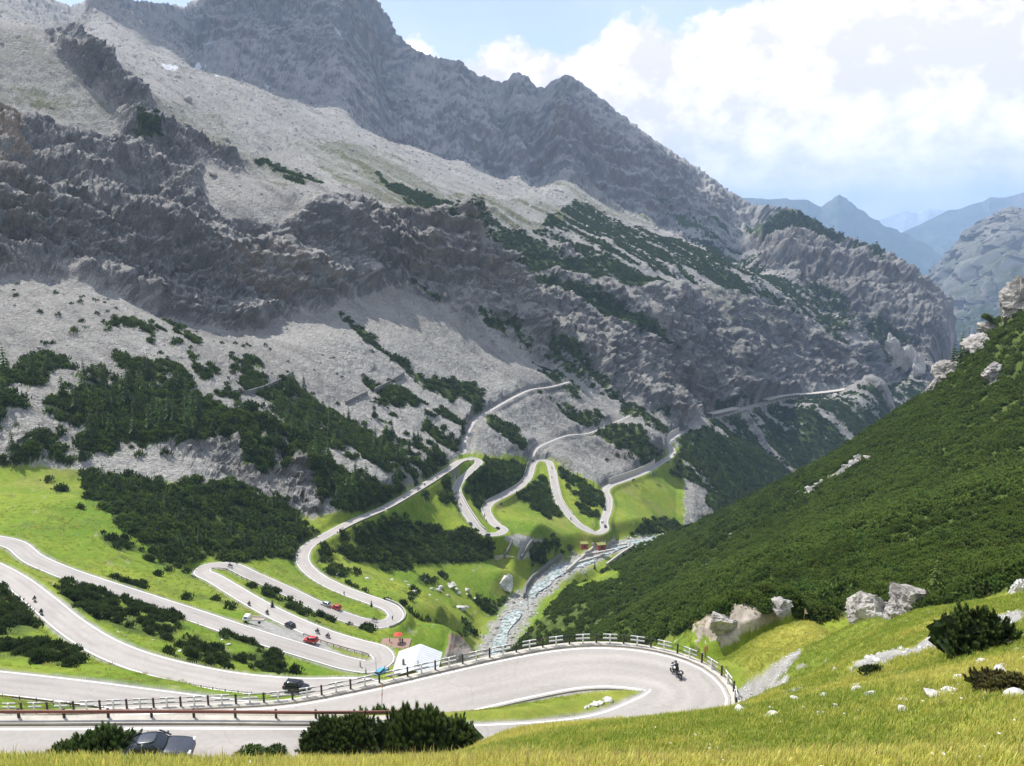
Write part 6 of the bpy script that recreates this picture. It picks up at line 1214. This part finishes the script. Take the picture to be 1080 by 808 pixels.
# ------------------------------------------------------------------ poles and signs
sp = thing('snow_pole', 'leaning orange tipped marker pole in front of the white hut', 'pole', tuple(at_z(402.5, 748., -39.3) ))
sp.rotation_euler = (0, .06, 0); MB().cyl((0, 0, 0), (0, 0, 1.9), .035, .03).make('shaft', m_steel, sp); MB().cyl((0, 0, 1.25), (0, 0, 1.5), .042).cyl((0, 0, 1.95), (0, 0, 2.2), .042).make('band', simple_mat('orange paint', (.6, .22, .05), .6), sp)
sg_p = hit(743, 705, 50, 72); sgn = thing('road_sign', 'small faded orange sign on a dark post at the fence end', 'sign', tuple(sg_p), .5); MB().cyl((0, 0, -.2), (0, 0, 2.0), .035).make('post', m_wood_d, sgn); MB().box((0, -.05, 2.2), (.55, .03, .6), bev=.008).make('board', simple_mat('faded orange board', (.62, .36, .20), .6, var=.1), sgn); MB().box((0, 0, .35), (.18, .18, .9)).make('base_post', m_wood_d, sgn)
mk = thing('marker_flag', 'white and red marker flag on a stick at the edge of the grass hill', 'marker', tuple(hit(848, 656, 55, 90))); MB().cyl((0, 0, 0), (0, 0, 1.3), .02).make('stick', m_steel, mk); MB().poly([(0, 0, .8), (.32, 0, .78), (.05, 0, 1.35)]).poly([(0, .01, .8), (.32, .01, .78), (.05, .01, 1.35)]).make('cloth', simple_mat('pale red cloth', (.75, .5, .45), .8), mk)
for px, py, z, lab in ((397, 712, -109.4, 'thin grey lamp pole right of the lower hairpin'), (655, 560, -219, 'thin pole beside the road above the stream house')):
    q = thing('pole', lab, 'pole', tuple(at_z(float(px), float(py), z))); MB().cyl((0, 0, 0), (0, 0, 5), .07, .05).make('shaft', m_steel, q)
# ------------------------------------------------------------------ say which one each repeat is
def which_one(group, noun, place, nx=4, ny=3):
    obs = [o for o in bpy.data.objects if o.parent is None and o.get('group') == group]
    if not obs: return
    loc = np.array([o.location[:] for o in obs]); x, y, _ = proj(loc[:, 0], loc[:, 1], loc[:, 2])
    ry = np.argsort(np.argsort(y)) * ny // len(obs); V_ = {1: [''], 2: ['upper', 'lower'], 3: ['upper', 'middle', 'lower']}[ny]
    ORD = ['leftmost', 'second', 'third', 'fourth', 'fifth', 'sixth', 'seventh', 'eighth', 'ninth', 'tenth', 'eleventh', 'twelfth', 'thirteenth', 'fourteenth', 'fifteenth']
    for r_ in range(ny):
        row = np.nonzero(ry == r_)[0]; row = row[np.argsort(x[row])]; cx = np.arange(len(row)) * nx // max(1, len(row)); Hn = {1: [''], 2: ['left', 'right'], 4: ['far left', 'left', 'right', 'far right']}[nx]
        for c_ in range(nx):
            cell = row[cx == c_]
            for k, j in enumerate(cell):
                where = (V_[r_] + ' ' + Hn[c_]).strip(); o_ = ORD[min(k, 14)]
                obs[j]['label'] = f"{noun}, {o_}{' from left' if k else ''}, {where if where else 'row'} of {place}"
which_one('pines of the lower left thicket', 'dark dwarf pine', 'the lower left thicket'); which_one('pines at the left edge', 'dark dwarf pine', 'the bushes at the left edge'); which_one('pines below the parking place', 'dark dwarf pine', 'the thicket below the parking')
which_one('pines above the wooden rail', 'dark dwarf pine', 'the bank above the rail', 2, 2); which_one('pines behind the white fence', 'dark dwarf pine', 'the row behind the white fence', 2, 2); which_one('pines left of the stream', 'green dwarf pine', 'the bank left of the stream', 4, 2); which_one('scattered pines by the hairpins', 'dwarf pine', 'the grass by the hairpins', 4, 3)
which_one('conifers of the wood under the cliffs', 'conifer', 'the wood under the cliffs'); which_one('conifers left of the far hairpins', 'conifer', 'the wood left of the hairpins'); which_one('conifers of the belt above the left hairpin', 'small conifer', 'the dark pine belt', 4, 2)
which_one('conifers beyond the green field', 'conifer', 'the wood beyond the field', 4, 2)
for g_, p_ in (('conifers below the gravel track', 'the wood below the track'), ('conifers above the far retaining wall', 'the wood above the wall'), ('conifers between the far hairpins', 'the gap between far hairpins'), ('conifers right of the square hairpin', 'the wood right of the hairpin')): which_one(g_, 'conifer', p_, 2, 2)
which_one('white stones in the yellow foreground grass', 'white stone', 'the yellow foreground grass'); which_one('pale stones lying in the green meadow left of the stream', 'pale stone', 'the meadow left of the stream', 2, 2); which_one('small pale stones in the grass between the lower left roads', 'small pale stone', 'the grass between lower roads', 2, 2); which_one('pale rubbles on the grass island inside the near hairpin', 'pale rubble', 'the grass island', 2, 2)
which_one('motorcycles on the far hairpins', 'tiny dark motorcycle', 'the far hairpins', 2, 2); which_one('riders on the far hairpins', 'tiny figure riding', 'the far hairpins', 2, 2)
